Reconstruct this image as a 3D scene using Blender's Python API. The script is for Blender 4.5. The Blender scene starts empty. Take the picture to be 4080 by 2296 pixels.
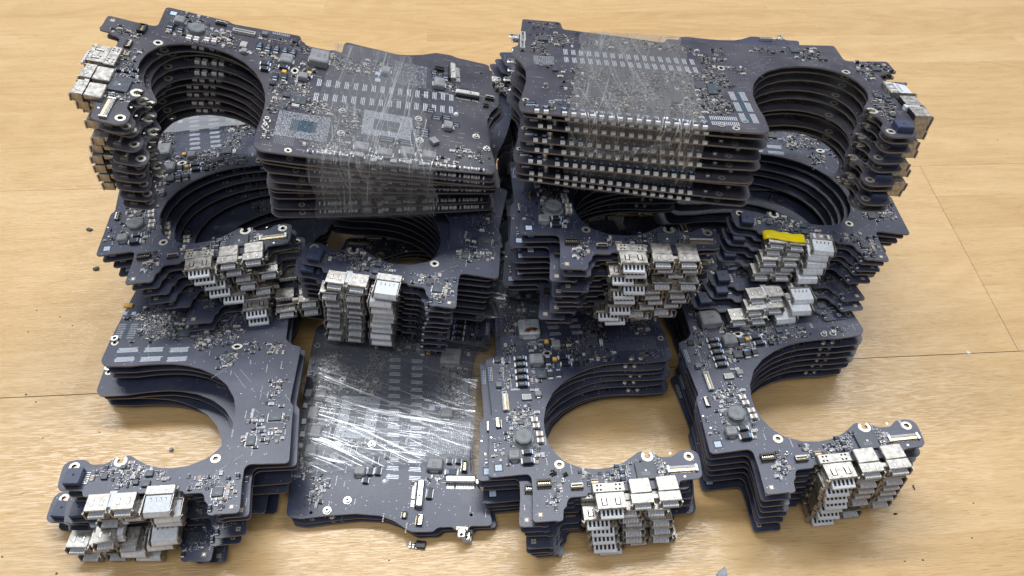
import bpy, math, random
from mathutils import Vector, Matrix, noise
from mathutils.geometry import tessellate_polygon

MM = 0.001
scene = bpy.context.scene
COL = scene.collection

# ------------------------------------------------------------------ camera
cam_d = bpy.data.cameras.new("camera")
cam = bpy.data.objects.new("camera", cam_d); COL.objects.link(cam)
scene.camera = cam
R_ = Vector((0.99936257, 0.02589785, 0.02457157))
U_ = Vector((-0.03569959, 0.72497587, 0.68784848))
F_ = Vector((0.0, 0.68828722, -0.72543828))
m = Matrix((R_, U_, -F_)).transposed().to_4x4()
m.translation = Vector((0, -318.220, 335.397)) * MM
cam.matrix_world = m
cam_d.sensor_width = 36.0
cam_d.lens = 2941.558 / 4080 * 36.0
cam_d.clip_start = 0.01
cam_d.clip_end = 50

# ------------------------------------------------------------------ world (room light) and ceiling lamps, plus an added fill
world = bpy.data.worlds.new("World"); scene.world = world
world.use_nodes = True
bg = world.node_tree.nodes["Background"]
bg.inputs[0].default_value = (0.80, 0.86, 1.0, 1)
bg.inputs[1].default_value = 0.36

def area_lamp(name, loc, target, sx, sy, power, color):
    d = bpy.data.lights.new(name, 'AREA'); d.shape = 'RECTANGLE'
    d.size = sx; d.size_y = sy; d.energy = power; d.color = color
    o = bpy.data.objects.new(name, d); COL.objects.link(o)
    o.location = loc
    o.rotation_euler = (Vector(target) - Vector(loc)).to_track_quat('-Z', 'Y').to_euler()
    return o
area_lamp("ceiling_or_fill_lamp", (-0.45, 0.88, 2.0), (-0.45, 0.5, 0), 2.5, 0.24, 52, (0.93, 0.96, 1.0))
area_lamp("ceiling_or_fill_lamp", (1.25, 1.45, 2.0), (0.6, 0.7, 0), 1.3, 0.24, 13, (0.93, 0.96, 1.0))
area_lamp("ceiling_or_fill_lamp", (-0.3, -0.9, 2.2), (0.1, 0, 0), 2.4, 0.3, 15, (0.95, 0.97, 1.0))  # added fill light behind the camera, not a lamp of the room

scene.view_settings.view_transform = 'Standard'
scene.view_settings.look = 'None'
scene.view_settings.exposure = 0.0
scene.view_settings.gamma = 1.0
scene.view_settings.use_curve_mapping = False
scene.render.engine = 'CYCLES'
scene.cycles.transparent_max_bounces = 16
scene.cycles.max_bounces = 8

# ------------------------------------------------------------------ materials
MATS = {}
def new_mat(name):
    mt = bpy.data.materials.new(name); mt.use_nodes = True
    nt = mt.node_tree
    return mt, nt, nt.nodes, nt.links, nt.nodes["Principled BSDF"]

def simple(name, col, rough=0.5, metal=0.0, spec=0.5, var=0.25, scale=600.0, bump=0.0, coat=0.0):
    """Principled material with a little procedural wear in colour and gloss."""
    mt, nt, N, L, P = new_mat(name)
    tc = N.new('ShaderNodeTexCoord'); nz = N.new('ShaderNodeTexNoise')
    nz.inputs['Scale'].default_value = scale; nz.inputs['Detail'].default_value = 3
    L.new(tc.outputs['Object'], nz.inputs['Vector'])
    rp = N.new('ShaderNodeMapRange')
    rp.inputs[1].default_value = 0.3; rp.inputs[2].default_value = 0.7
    rp.inputs[3].default_value = 1 - var; rp.inputs[4].default_value = 1 + var * .6
    L.new(nz.outputs[0], rp.inputs[0])
    mx = N.new('ShaderNodeMix'); mx.data_type = 'RGBA'; mx.blend_type = 'MULTIPLY'
    mx.inputs[0].default_value = 1.0
    mx.inputs[6].default_value = (*col, 1)
    L.new(rp.outputs[0], mx.inputs[7])
    L.new(mx.outputs[2], P.inputs['Base Color'])
    rr = N.new('ShaderNodeMapRange')
    rr.inputs[3].default_value = max(rough - .1, .04); rr.inputs[4].default_value = min(rough + .12, 1)
    L.new(nz.outputs[0], rr.inputs[0]); L.new(rr.outputs[0], P.inputs['Roughness'])
    P.inputs['Metallic'].default_value = metal
    P.inputs['Specular IOR Level'].default_value = spec
    if coat: P.inputs['Coat Weight'].default_value = coat; P.inputs['Coat Roughness'].default_value = .15
    if bump:
        b = N.new('ShaderNodeBump'); b.inputs['Strength'].default_value = bump
        b.inputs['Distance'].default_value = 0.0003
        L.new(nz.outputs[0], b.inputs['Height']); L.new(b.outputs[0], P.inputs['Normal'])
    MATS[name] = mt
    return mt

def make_pcb(name, c0, c1, grime):
    mt, nt, N, L, P = new_mat(name)
    tc = N.new('ShaderNodeTexCoord'); oi = N.new('ShaderNodeObjectInfo')
    # traces: fine rectilinear copper runs just visible under the lacquer
    mp = N.new('ShaderNodeMapping'); L.new(tc.outputs['Object'], mp.inputs[0])
    mp.inputs['Rotation'].default_value = (0, 0, 0.0)
    br = N.new('ShaderNodeTexBrick'); br.inputs['Scale'].default_value = 190
    br.inputs['Mortar Size'].default_value = 0.05; br.inputs['Row Height'].default_value = .3
    br.inputs['Brick Width'].default_value = 2.2
    dn = N.new('ShaderNodeTexNoise'); dn.inputs['Scale'].default_value = 70; dn.inputs['Detail'].default_value = 1
    L.new(tc.outputs['Object'], dn.inputs['Vector'])
    sn = N.new('ShaderNodeVectorMath'); sn.operation = 'SNAP'; sn.inputs[1].default_value = (.05, .05, .05)
    L.new(dn.outputs['Color'], sn.inputs[0])
    ad = N.new('ShaderNodeVectorMath'); ad.operation = 'MULTIPLY_ADD'
    ad.inputs[1].default_value = (.02, .02, 0)
    L.new(sn.outputs[0], ad.inputs[0]); L.new(mp.outputs[0], ad.inputs[2])
    L.new(ad.outputs[0], br.inputs['Vector'])
    br.inputs['Color1'].default_value = (1, 1, 1, 1); br.inputs['Color2'].default_value = (.85, .85, .85, 1)
    br.inputs['Mortar'].default_value = (0, 0, 0, 1)
    # blotches: large copper areas, dust
    n2 = N.new('ShaderNodeTexNoise'); n2.inputs['Scale'].default_value = 45; n2.inputs['Detail'].default_value = 4
    av = N.new('ShaderNodeVectorMath'); av.operation = 'ADD'
    L.new(tc.outputs['Object'], av.inputs[0])
    rv = N.new('ShaderNodeCombineXYZ'); L.new(oi.outputs['Random'], rv.inputs[0]); L.new(oi.outputs['Random'], rv.inputs[1])
    L.new(rv.outputs[0], av.inputs[1]); L.new(av.outputs[0], n2.inputs['Vector'])
    cr = N.new('ShaderNodeValToRGB')
    cr.color_ramp.elements[0].position = .35; cr.color_ramp.elements[0].color = (*c0, 1)
    cr.color_ramp.elements[1].position = .68; cr.color_ramp.elements[1].color = (*c1, 1)
    L.new(n2.outputs[0], cr.inputs[0])
    mx = N.new('ShaderNodeMix'); mx.data_type = 'RGBA'; mx.blend_type = 'MIX'
    fac = N.new('ShaderNodeMath'); fac.operation = 'MULTIPLY_ADD'; fac.inputs[1].default_value = -.28; fac.inputs[2].default_value = .28
    L.new(br.outputs['Color'], fac.inputs[0])
    L.new(fac.outputs[0], mx.inputs[0]); L.new(cr.outputs[0], mx.inputs[6])
    mx.inputs[7].default_value = (0.055, 0.056, 0.085, 1)
    # dust
    n3 = N.new('ShaderNodeTexNoise'); n3.inputs['Scale'].default_value = 900; n3.inputs['Detail'].default_value = 2
    L.new(tc.outputs['Object'], n3.inputs['Vector'])
    d = N.new('ShaderNodeMapRange'); d.inputs[1].default_value = .66; d.inputs[2].default_value = .78; d.inputs[4].default_value = .35
    L.new(n3.outputs[0], d.inputs[0])
    mx2 = N.new('ShaderNodeMix'); mx2.data_type = 'RGBA'
    L.new(d.outputs[0], mx2.inputs[0]); L.new(mx.outputs[2], mx2.inputs[6]); mx2.inputs[7].default_value = (.25, .24, .25, 1)
    n4 = N.new('ShaderNodeTexNoise'); n4.inputs['Scale'].default_value = 28; n4.inputs['Detail'].default_value = 6; n4.inputs['Roughness'].default_value = .7
    L.new(av.outputs[0], n4.inputs['Vector'])
    g4 = N.new('ShaderNodeMapRange'); g4.inputs[1].default_value = .48; g4.inputs[2].default_value = .75; g4.inputs[4].default_value = .6
    L.new(n4.outputs[0], g4.inputs[0])
    mx4 = N.new('ShaderNodeMix'); mx4.data_type = 'RGBA'; L.new(g4.outputs[0], mx4.inputs[0]); L.new(mx2.outputs[2], mx4.inputs[6]); mx4.inputs[7].default_value = (*grime, 1)
    L.new(mx4.outputs[2], P.inputs['Base Color'])
    rr = N.new('ShaderNodeMapRange'); rr.inputs[3].default_value = .26; rr.inputs[4].default_value = .44
    L.new(n2.outputs[0], rr.inputs[0]); L.new(rr.outputs[0], P.inputs['Roughness'])
    P.inputs['Specular IOR Level'].default_value = .55
    b = N.new('ShaderNodeBump'); b.inputs['Strength'].default_value = .12; b.inputs['Distance'].default_value = .0002
    L.new(br.outputs['Color'], b.inputs['Height']); L.new(b.outputs[0], P.inputs['Normal'])
    MATS[name] = mt
make_pcb('solder_mask', (.023, .029, .056), (.050, .056, .094), (.110, .114, .135))
make_pcb('solder_mask_worn', (.030, .028, .040), (.064, .059, .074), (.135, .126, .130))
simple('board_edge', (.17, .15, .13), .55, bump=.3, scale=900)
simple('silver', (.66, .65, .61), .36, 1.0, scale=1500, bump=.25)
simple('nickel', (.46, .435, .395), .45, .90, scale=420, bump=.55, var=.42)
simple('solder', (.46, .46, .45), .42, .85, scale=2500, var=.4)
simple('gold', (.86, .70, .42), .35, 1.0, scale=900)
simple('ring_metal', (.62, .59, .50), .42, .75, scale=900, bump=.2)
simple('black_plastic', (.018, .018, .022), .42, scale=700, var=.3)
simple('chip_body', (.060, .072, .085), .38, scale=500, var=.25)
simple('blue_plastic', (.038, .050, .10), .40, scale=400, var=.25)
simple('inductor_grey', (.25, .25, .255), .45, scale=350, var=.18, bump=.25)
simple('inductor_light', (.46, .48, .50), .40, .3, scale=350, var=.18, bump=.25)
simple('coil_grey', (.17, .18, .19), .38, scale=350, var=.2)
simple('glue', (.20, .21, .20), .22, scale=500, var=.25, coat=.6)
simple('ceramic_tan', (.42, .33, .25), .45, scale=1200)
simple('ceramic_grey', (.42, .41, .40), .4, scale=1200)
simple('pad_tin', (.60, .63, .67), .42, .35, scale=2600, var=.4)
simple('pad_dim', (.24, .25, .27), .42, .4, scale=2600, var=.4)
simple('tin_matte', (.78, .78, .77), .45, .2, scale=2500)
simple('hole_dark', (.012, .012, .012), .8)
simple('white_plastic', (.68, .70, .72), .42, scale=700, var=.14)
simple('tongue_plastic', (.70, .71, .73), .42, scale=700, var=.18)
simple('label_white', (.52, .62, .78), .5, scale=1500, var=.35)
simple('print_white', (.55, .56, .58), .5)
simple('print_grey', (.11, .11, .11), .5)
simple('print_blue', (.22, .34, .62), .5, scale=3000, var=.5)
simple('yellow_cap', (.72, .42, .07), .4)
simple('copper', (.80, .36, .14), .3, 1.0)
simple('liquid_blue', (.035, .07, .10), .3)
simple('debris_dark', (.09, .09, .095), .5, scale=900)
simple('debris_grey', (.30, .33, .36), .45, scale=500)
simple('debris_white', (.80, .81, .80), .5)
simple('burnt', (.014, .012, .010), .7, bump=.6, scale=1500)
mt = simple('brown_edge', (.20, .12, .07), .5)

def make_tape():
    mt, nt, N, L, P = new_mat("yellow_film")
    P.inputs['Base Color'].default_value = (.80, .62, .0, 1)
    P.inputs['Roughness'].default_value = .25
    P.inputs['Alpha'].default_value = .82
    MATS['yellow_film'] = mt
make_tape()

def make_film(name, milk, streak, angle, tint=(1, 1, 1), bumpd=.0007, fres=1.0):
    """Stretch film: clear, several layers thick, with tight creases whose lamp glints are partly painted white."""
    mt = bpy.data.materials.new(name); mt.use_nodes = True
    nt = mt.node_tree; N = nt.nodes; L = nt.links
    for n in list(N): N.remove(n)
    out = N.new('ShaderNodeOutputMaterial')
    uv = N.new('ShaderNodeUVMap')
    mp = N.new('ShaderNodeMapping'); mp.inputs['Rotation'].default_value = (0, 0, angle)
    L.new(uv.outputs[0], mp.inputs[0])
    wob = N.new('ShaderNodeTexNoise'); wob.inputs['Scale'].default_value = 1.6; wob.inputs['Detail'].default_value = 1
    L.new(mp.outputs[0], wob.inputs['Vector'])
    wa = N.new('ShaderNodeVectorMath'); wa.operation = 'MULTIPLY_ADD'; wa.inputs[1].default_value = (.08, .08, 0)
    L.new(wob.outputs['Color'], wa.inputs[0]); L.new(mp.outputs[0], wa.inputs[2])
    mp2 = N.new('ShaderNodeMapping'); mp2.inputs['Scale'].default_value = (.45, 30, 1)
    L.new(wa.outputs[0], mp2.inputs[0])
    nz = N.new('ShaderNodeTexNoise'); nz.inputs['Scale'].default_value = 1.0; nz.inputs['Detail'].default_value = 2.5; nz.inputs['Roughness'].default_value = .5
    L.new(mp2.outputs[0], nz.inputs['Vector'])
    mp3 = N.new('ShaderNodeMapping'); mp3.inputs['Scale'].default_value = (.8, 12, 1); mp3.inputs['Rotation'].default_value = (0, 0, .22)
    L.new(wa.outputs[0], mp3.inputs[0])
    nb = N.new('ShaderNodeTexNoise'); nb.inputs['Scale'].default_value = 1.3; nb.inputs['Detail'].default_value = 4
    L.new(mp3.outputs[0], nb.inputs['Vector'])
    h = N.new('ShaderNodeMath'); h.operation = 'MULTIPLY_ADD'; h.inputs[1].default_value = .7
    L.new(nb.outputs[0], h.inputs[0]); L.new(nz.outputs[0], h.inputs[2])
    b = N.new('ShaderNodeBump'); b.inputs['Strength'].default_value = .8; b.inputs['Distance'].default_value = bumpd
    L.new(h.outputs[0], b.inputs['Height'])
    # crease mask
    ab = N.new('ShaderNodeMath'); ab.operation = 'SUBTRACT'; ab.inputs[1].default_value = .5
    L.new(nz.outputs[0], ab.inputs[0])
    ab2 = N.new('ShaderNodeMath'); ab2.operation = 'ABSOLUTE'; L.new(ab.outputs[0], ab2.inputs[0])
    cm = N.new('ShaderNodeMapRange'); cm.inputs[1].default_value = 0; cm.inputs[2].default_value = .020
    cm.inputs[3].default_value = 1; cm.inputs[4].default_value = 0
    L.new(ab2.outputs[0], cm.inputs[0])
    gate = N.new('ShaderNodeMapRange'); gate.inputs[1].default_value = .44; gate.inputs[2].default_value = .56
    L.new(nb.outputs[0], gate.inputs[0])
    cg = N.new('ShaderNodeMath'); cg.operation = 'MULTIPLY'; L.new(cm.outputs[0], cg.inputs[0]); L.new(gate.outputs[0], cg.inputs[1])
    gl = N.new('ShaderNodeBsdfGlossy'); gl.inputs['Roughness'].default_value = .28
    gl.inputs['Color'].default_value = (1, 1, 1, 1); L.new(b.outputs[0], gl.inputs['Normal'])
    tr = N.new('ShaderNodeBsdfTransparent'); tr.inputs[0].default_value = (.97, .97, .97, 1)
    df = N.new('ShaderNodeBsdfDiffuse'); df.inputs[0].default_value = (.62 * tint[0], .62 * tint[1], .62 * tint[2], 1)
    L.new(b.outputs[0], df.inputs['Normal'])
    lw = N.new('ShaderNodeFresnel'); lw.inputs['IOR'].default_value = 1.5; L.new(b.outputs[0], lw.inputs['Normal'])
    g0 = N.new('ShaderNodeBsdfGlossy'); g0.inputs['Roughness'].default_value = .16
    b0 = N.new('ShaderNodeBump'); b0.inputs['Strength'].default_value = .6; b0.inputs['Distance'].default_value = .00025
    L.new(nb.outputs[0], b0.inputs['Height']); L.new(b0.outputs[0], g0.inputs['Normal'])
    sh = N.new('ShaderNodeMath'); sh.operation = 'MULTIPLY'; sh.inputs[1].default_value = fres * .05
    L.new(lw.outputs[0], sh.inputs[0])
    m0 = N.new('ShaderNodeMixShader'); L.new(sh.outputs[0], m0.inputs[0])
    f1 = N.new('ShaderNodeMath'); f1.operation = 'MULTIPLY_ADD'; f1.inputs[1].default_value = streak
    L.new(cg.outputs[0], f1.inputs[0])
    l2 = N.new('ShaderNodeMath'); l2.operation = 'MULTIPLY'; l2.inputs[1].default_value = 0.0
    L.new(lw.outputs[0], l2.inputs[0]); L.new(l2.outputs[0], f1.inputs[2])
    f1.use_clamp = True
    m1 = N.new('ShaderNodeMixShader')
    mk = N.new('ShaderNodeMath'); mk.operation = 'MULTIPLY_ADD'; mk.inputs[1].default_value = milk * .9; mk.inputs[2].default_value = milk * .5
    L.new(nb.outputs[0], mk.inputs[0]); L.new(mk.outputs[0], m1.inputs[0])
    L.new(tr.outputs[0], m1.inputs[1]); L.new(df.outputs[0], m1.inputs[2])
    m2 = N.new('ShaderNodeMixShader'); L.new(f1.outputs[0], m2.inputs[0])
    L.new(m1.outputs[0], m0.inputs[1]); L.new(g0.outputs[0], m0.inputs[2]); L.new(m0.outputs[0], m2.inputs[1])
    wd = N.new('ShaderNodeBsdfDiffuse'); wd.inputs[0].default_value = (.75, .77, .80, 1)  # painted glint: white diffuse mixed into the creases
    m3 = N.new('ShaderNodeMixShader'); m3.inputs[0].default_value = .30; L.new(gl.outputs[0], m3.inputs[1]); L.new(wd.outputs[0], m3.inputs[2])
    L.new(m3.outputs[0], m2.inputs[2])
    L.new(m2.outputs[0], out.inputs[0])
    MATS[name] = mt
make_film('film_shiny', .08, .45, .34, bumpd=.0014, fres=1.3)
make_film('film_shiny_cross', .05, .35, .10, bumpd=.0012, fres=1.0)
make_film('film_milky', .10, .45, .10, (.85, .83, .80))
make_film('film_veil', .13, .28, .12, (.82, .79, .73))
make_film('film_wisps', .04, .35, -.22)
make_film('film_painted_glare', .38, .5, .1)  # clear film; the strong milk paints in its bright reflection
make_film('film_rumpled', .12, .9, 1.2, bumpd=.002, fres=3)

# ------------------------------------------------------------------ mesh builder (millimetres)
class MB:
    def __init__(self, s=1):
        self.v = []; self.f = []; self.mi = []; self.mats = []; self.s = s; self.uv = None
    def m(self, name):
        if name not in self.mats: self.mats.append(name)
        return self.mats.index(name)
    def face(self, idx, k):
        self.f.append(tuple(reversed(idx)) if self.s < 0 else tuple(idx)); self.mi.append(k)
    def vert(self, x, y, z):
        self.v.append((self.s * x * MM, y * MM, z * MM)); return len(self.v) - 1
    def box(self, cx, cy, z, w, l, h, mat, rot=0.0, top=1.0, topmat=None, shear=(0, 0)):
        k = self.m(mat); c, s = math.cos(rot), math.sin(rot); b = len(self.v)
        for (t, zz) in ((1.0, z), (top, z + h)):
            sx, sy = (0, 0) if zz == z else shear
            for (a, d) in ((-1, -1), (1, -1), (1, 1), (-1, 1)):
                x, y = a * w / 2 * t + sx, d * l / 2 * t + sy
                self.vert(cx + c * x - s * y, cy + s * x + c * y, zz)
        for q in ((3, 2, 1, 0), (0, 1, 5, 4), (1, 2, 6, 5), (2, 3, 7, 6), (3, 0, 4, 7)):
            self.face([b + i for i in q], k)
        self.face([b + i for i in (4, 5, 6, 7)], self.m(topmat) if topmat else k)
    def bevbox(self, cx, cy, z, w, l, h, mat, rot=0.0, bv=.3):
        """box with chamfered top edges and corners"""
        k = self.m(mat); c, s = math.cos(rot), math.sin(rot); b = len(self.v)
        for (ins, zz) in ((0, z), (0, z + h - bv), (bv, z + h)):
            W, Lh = w / 2 - ins, l / 2 - ins; q = bv
            for (x, y) in ((-W + q, -Lh), (W - q, -Lh), (W, -Lh + q), (W, Lh - q), (W - q, Lh), (-W + q, Lh), (-W, Lh - q), (-W, -Lh + q)):
                self.vert(cx + c * x - s * y, cy + s * x + c * y, zz)
        for r in (0, 1):
            for i in range(8):
                j = (i + 1) % 8
                self.face([b + r * 8 + i, b + r * 8 + j, b + r * 8 + 8 + j, b + r * 8 + 8 + i], k)
        self.face([b + 16 + i for i in range(8)], k)
    def quad(self, cx, cy, z, w, l, mat, rot=0.0):
        k = self.m(mat); c, s = math.cos(rot), math.sin(rot); b = len(self.v)
        for (a, d) in ((-1, -1), (1, -1), (1, 1), (-1, 1)):
            x, y = a * w / 2, d * l / 2
            self.vert(cx + c * x - s * y, cy + s * x + c * y, z)
        self.face([b, b + 1, b + 2, b + 3], k)
    def cyl(self, cx, cy, z, r, h, mat, n=16, r2=None, phase=0.0, sy=1.0):
        k = self.m(mat); b = len(self.v); r2 = r if r2 is None else r2
        for (rr, zz) in ((r, z), (r2, z + h)):
            for i in range(n):
                a = phase + 2 * math.pi * i / n
                self.vert(cx + rr * math.cos(a), cy + rr * math.sin(a) * sy, zz)
        for i in range(n):
            j = (i + 1) % n; self.face([b + i, b + j, b + n + j, b + n + i], k)
        self.face([b + n + i for i in range(n)], k)
    def ring(self, cx, cy, z, ri, ro, h, mat, n=24, a0=0.0, a1=2 * math.pi, sx=1.0, depth=1.3, innermat=None):
        """washer with an inner wall that runs down through the board"""
        k = self.m(mat); ki = self.m(innermat or mat); b = len(self.v); full = a1 - a0 > 6.28
        cnt = n if full else n + 1
        for i in range(cnt):
            a = a0 + (a1 - a0) * i / n
            ca, sa = math.cos(a) * sx, math.sin(a)
            self.vert(cx + ri * ca, cy + ri * sa, z - depth); self.vert(cx + ri * ca, cy + ri * sa, z + h)
            self.vert(cx + ro * ca, cy + ro * sa, z + h); self.vert(cx + ro * ca, cy + ro * sa, z - .02)
        for i in range(n):
            j = (i + 1) % cnt; p, q = b + i * 4, b + j * 4
            self.face([p + 1, p, q, q + 1], ki); self.face([p + 2, p + 1, q + 1, q + 2], k); self.face([p + 3, p + 2, q + 2, q + 3], k)
    def text(self, s, cx, cy, z, size, mat, rot=0.0):
        me = text_mesh(s); k = self.m(mat); c, sn = math.cos(rot), math.sin(rot); b = len(self.v)
        for (x, y) in me[0]:
            x, y = x * size, y * size
            self.v.append(((self.s * cx + c * x - sn * y) * MM, (cy + sn * x + c * y) * MM, z * MM))
        for f in me[1]: self.f.append(tuple(b + i for i in f)); self.mi.append(k)
    def mesh(self, name, smooth=False):
        me = bpy.data.meshes.new(name)
        me.from_pydata(self.v, [], self.f); me.polygons.foreach_set('material_index', self.mi)
        for n in self.mats: me.materials.append(MATS[n])
        if smooth: me.polygons.foreach_set('use_smooth', [True] * len(self.f))
        me.update()
        return me

_txt = {}
def text_mesh(s):
    if s not in _txt:
        cu = bpy.data.curves.new('t', 'FONT'); cu.body = s; cu.align_x = 'CENTER'; cu.align_y = 'CENTER'
        cu.resolution_u = 2
        o = bpy.data.objects.new('t', cu); COL.objects.link(o)
        dg = bpy.context.evaluated_depsgraph_get(); dg.update()
        me = bpy.data.meshes.new_from_object(o.evaluated_get(dg))
        _txt[s] = ([(v.co.x, v.co.y) for v in me.vertices], [tuple(p.vertices) for p in me.polygons])
        bpy.data.objects.remove(o); bpy.data.curves.remove(cu); bpy.data.meshes.remove(me)
    return _txt[s]

# ------------------------------------------------------------------ floor
def build_floor():
    A = math.radians(5.8); ca, sa = math.cos(A), math.sin(A)
    rng = random.Random(5)
    ys = [-520, -468, -416, -364, -312, -278, -225, -174, -122, -67, -14, 40, 76, 111, 160, 210, 262, 312, 366, 420, 474, 530, 590, 650, 720, 800, 900, 1000, 1150, 1300]
    seams = {-67: .22, 111: .10, -225: .1}
    v, f, tone, off = [], [], [], []
    for i in range(len(ys) - 1):
        y0, y1 = ys[i], ys[i + 1]
        g0 = seams.get(y0, 0); g1 = seams.get(y1, 0)
        jx = lambda y: 296 + (y + 66) * .13
        if y0 == -67: cuts = [-1500, -880, -560, -244, 60, 299, 800, 1100, 1500]
        elif y0 in (-14,): cuts = [-1500, -700, -330, -90, 299, 700, 1500]
        elif y0 in (40, 76): cuts = [-1500, -700, -420, -60, 299, 700, 1500]
        elif y0 == 312: cuts = [-1500, -600, -345, -54, 319, 720, 1500]
        else:
            x = -1500; cuts = [x]
            x += rng.uniform(150, 400)
            while x < 1450: cuts.append(x); x += rng.uniform(240, 480)
            cuts.append(1500)
        for j in range(len(cuts) - 1):
            x0, x1 = cuts[j], cuts[j + 1]
            b = len(v)
            fx = lambda x, y, g: (jx(y) + g) if (x == 299 and -68 < y < 112) else x
            for (x, y) in ((fx(x0, y0, .12), y0 + g0), (fx(x1, y0, -.12), y0 + g0), (fx(x1, y1, -.12), y1 - g1), (fx(x0, y1, .12), y1 - g1)):
                v.append(((ca * x - sa * y) * MM, (sa * x + ca * y) * MM, 0))
            f.append((b, b + 1, b + 2, b + 3)); tone.append(rng.random()); off.append(rng.random() * 20)
    # dark bottom of the joints
    b = len(v)
    for (x, y) in ((-1500, -520), (1500, -520), (1500, 1300), (-1500, 1300)):
        v.append(((ca * x - sa * y) * MM, (sa * x + ca * y) * MM, -.0008))
    f.append((b, b + 1, b + 2, b + 3)); tone.append(-3); off.append(0)
    me = bpy.data.meshes.new('floor'); me.from_pydata(v, [], f)
    a = me.attributes.new('tone', 'FLOAT', 'FACE'); a.data.foreach_set('value', tone)
    a = me.attributes.new('off', 'FLOAT', 'FACE'); a.data.foreach_set('value', off)
    mt, nt, N, L, P = new_mat('beech_laminate')
    tc = N.new('ShaderNodeTexCoord'); mp = N.new('ShaderNodeMapping'); mp.inputs['Rotation'].default_value = (0, 0, -A)
    L.new(tc.outputs['Object'], mp.inputs[0])
    at = N.new('ShaderNodeAttribute'); at.attribute_name = 'off'
    tn = N.new('ShaderNodeAttribute'); tn.attribute_name = 'tone'
    cx = N.new('ShaderNodeCombineXYZ'); L.new(at.outputs['Fac'], cx.inputs[0]); L.new(at.outputs['Fac'], cx.inputs[2])
    av = N.new('ShaderNodeVectorMath'); av.operation = 'ADD'; L.new(mp.outputs[0], av.inputs[0]); L.new(cx.outputs[0], av.inputs[1])
    def stretched(sx, sy, detail, dist=0.0, rough=.5):
        q = N.new('ShaderNodeMapping'); q.inputs['Scale'].default_value = (sx, sy, 1)
        L.new(av.outputs[0], q.inputs[0])
        n = N.new('ShaderNodeTexNoise'); n.inputs['Scale'].default_value = 1; n.inputs['Detail'].default_value = detail
        n.inputs['Distortion'].default_value = dist; n.inputs['Roughness'].default_value = rough
        L.new(q.outputs[0], n.inputs['Vector']); return n
    broad = stretched(4, 26, 3, .6)
    fine = stretched(35, 420, 3)
    fleck = stretched(110, 1900, 1)
    fig = stretched(5, 20, 1, 0)
    sinm = N.new('ShaderNodeMath'); sinm.operation = 'MULTIPLY'; sinm.inputs[1].default_value = 70
    L.new(fig.outputs[0], sinm.inputs[0])
    sn = N.new('ShaderNodeMath'); sn.operation = 'SINE'; L.new(sinm.outputs[0], sn.inputs[0])
    cr = N.new('ShaderNodeValToRGB'); E = cr.color_ramp.elements
    E[0].position = .28; E[0].color = (.545, .335, .132, 1)
    E[1].position = .72; E[1].color = (.695, .472, .224, 1)
    e = E.new(.5); e.color = (.625, .405, .175, 1)
    # mix value
    s1 = N.new('ShaderNodeMath'); s1.operation = 'MULTIPLY_ADD'; s1.inputs[1].default_value = .42
    L.new(fine.outputs[0], s1.inputs[0])
    s0 = N.new('ShaderNodeMath'); s0.operation = 'MULTIPLY'; s0.inputs[1].default_value = .5
    L.new(broad.outputs[0], s0.inputs[0]); L.new(s0.outputs[0], s1.inputs[2])
    s2 = N.new('ShaderNodeMath'); s2.operation = 'MULTIPLY_ADD'; s2.inputs[1].default_value = .055
    L.new(sn.outputs[0], s2.inputs[0]); L.new(s1.outputs[0], s2.inputs[2])
    s3 = N.new('ShaderNodeMath'); s3.operation = 'MULTIPLY_ADD'; s3.inputs[1].default_value = .17
    L.new(tn.outputs['Fac'], s3.inputs[0]); L.new(s2.outputs[0], s3.inputs[2])
    s4 = N.new('ShaderNodeMath'); s4.operation = 'SUBTRACT'; s4.inputs[1].default_value = .035
    L.new(s3.outputs[0], s4.inputs[0]); L.new(s4.outputs[0], cr.inputs[0])
    fl = N.new('ShaderNodeMapRange'); fl.inputs[1].default_value = .635; fl.inputs[2].default_value = .71; fl.inputs[4].default_value = .40
    L.new(fleck.outputs[0], fl.inputs[0])
    mx = N.new('ShaderNodeMix'); mx.data_type = 'RGBA'; L.new(fl.outputs[0], mx.inputs[0])
    L.new(cr.outputs[0], mx.inputs[6]); mx.inputs[7].default_value = (.24, .13, .055, 1)
    # joints
    jt = N.new('ShaderNodeMath'); jt.operation = 'LESS_THAN'; jt.inputs[1].default_value = -1
    L.new(tn.outputs['Fac'], jt.inputs[0])
    mj = N.new('ShaderNodeMix'); mj.data_type = 'RGBA'; L.new(jt.outputs[0], mj.inputs[0]); L.new(mx.outputs[2], mj.inputs[6]); mj.inputs[7].default_value = (.05, .03, .015, 1)
    L.new(mj.outputs[2], P.inputs['Base Color'])
    P.inputs['Roughness'].default_value = .36
    P.inputs['Specular IOR Level'].default_value = .68
    emb = stretched(120, 1700, 2)
    hb = N.new('ShaderNodeMapRange'); hb.inputs[1].default_value = .48; hb.inputs[2].default_value = .66
    L.new(emb.outputs[0], hb.inputs[0])
    b = N.new('ShaderNodeBump'); b.inputs['Strength'].default_value = .3; b.inputs['Distance'].default_value = .0003; b.invert = True
    L.new(hb.outputs[0], b.inputs['Height']); L.new(b.outputs[0], P.inputs['Normal'])
    rr = N.new('ShaderNodeMapRange'); rr.inputs[3].default_value = .22; rr.inputs[4].default_value = .34
    L.new(broad.outputs[0], rr.inputs[0]); L.new(rr.outputs[0], P.inputs['Roughness'])
    me.materials.append(mt)
    o = bpy.data.objects.new('floor', me); COL.objects.link(o); o['kind'] = 'structure'
build_floor()

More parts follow.
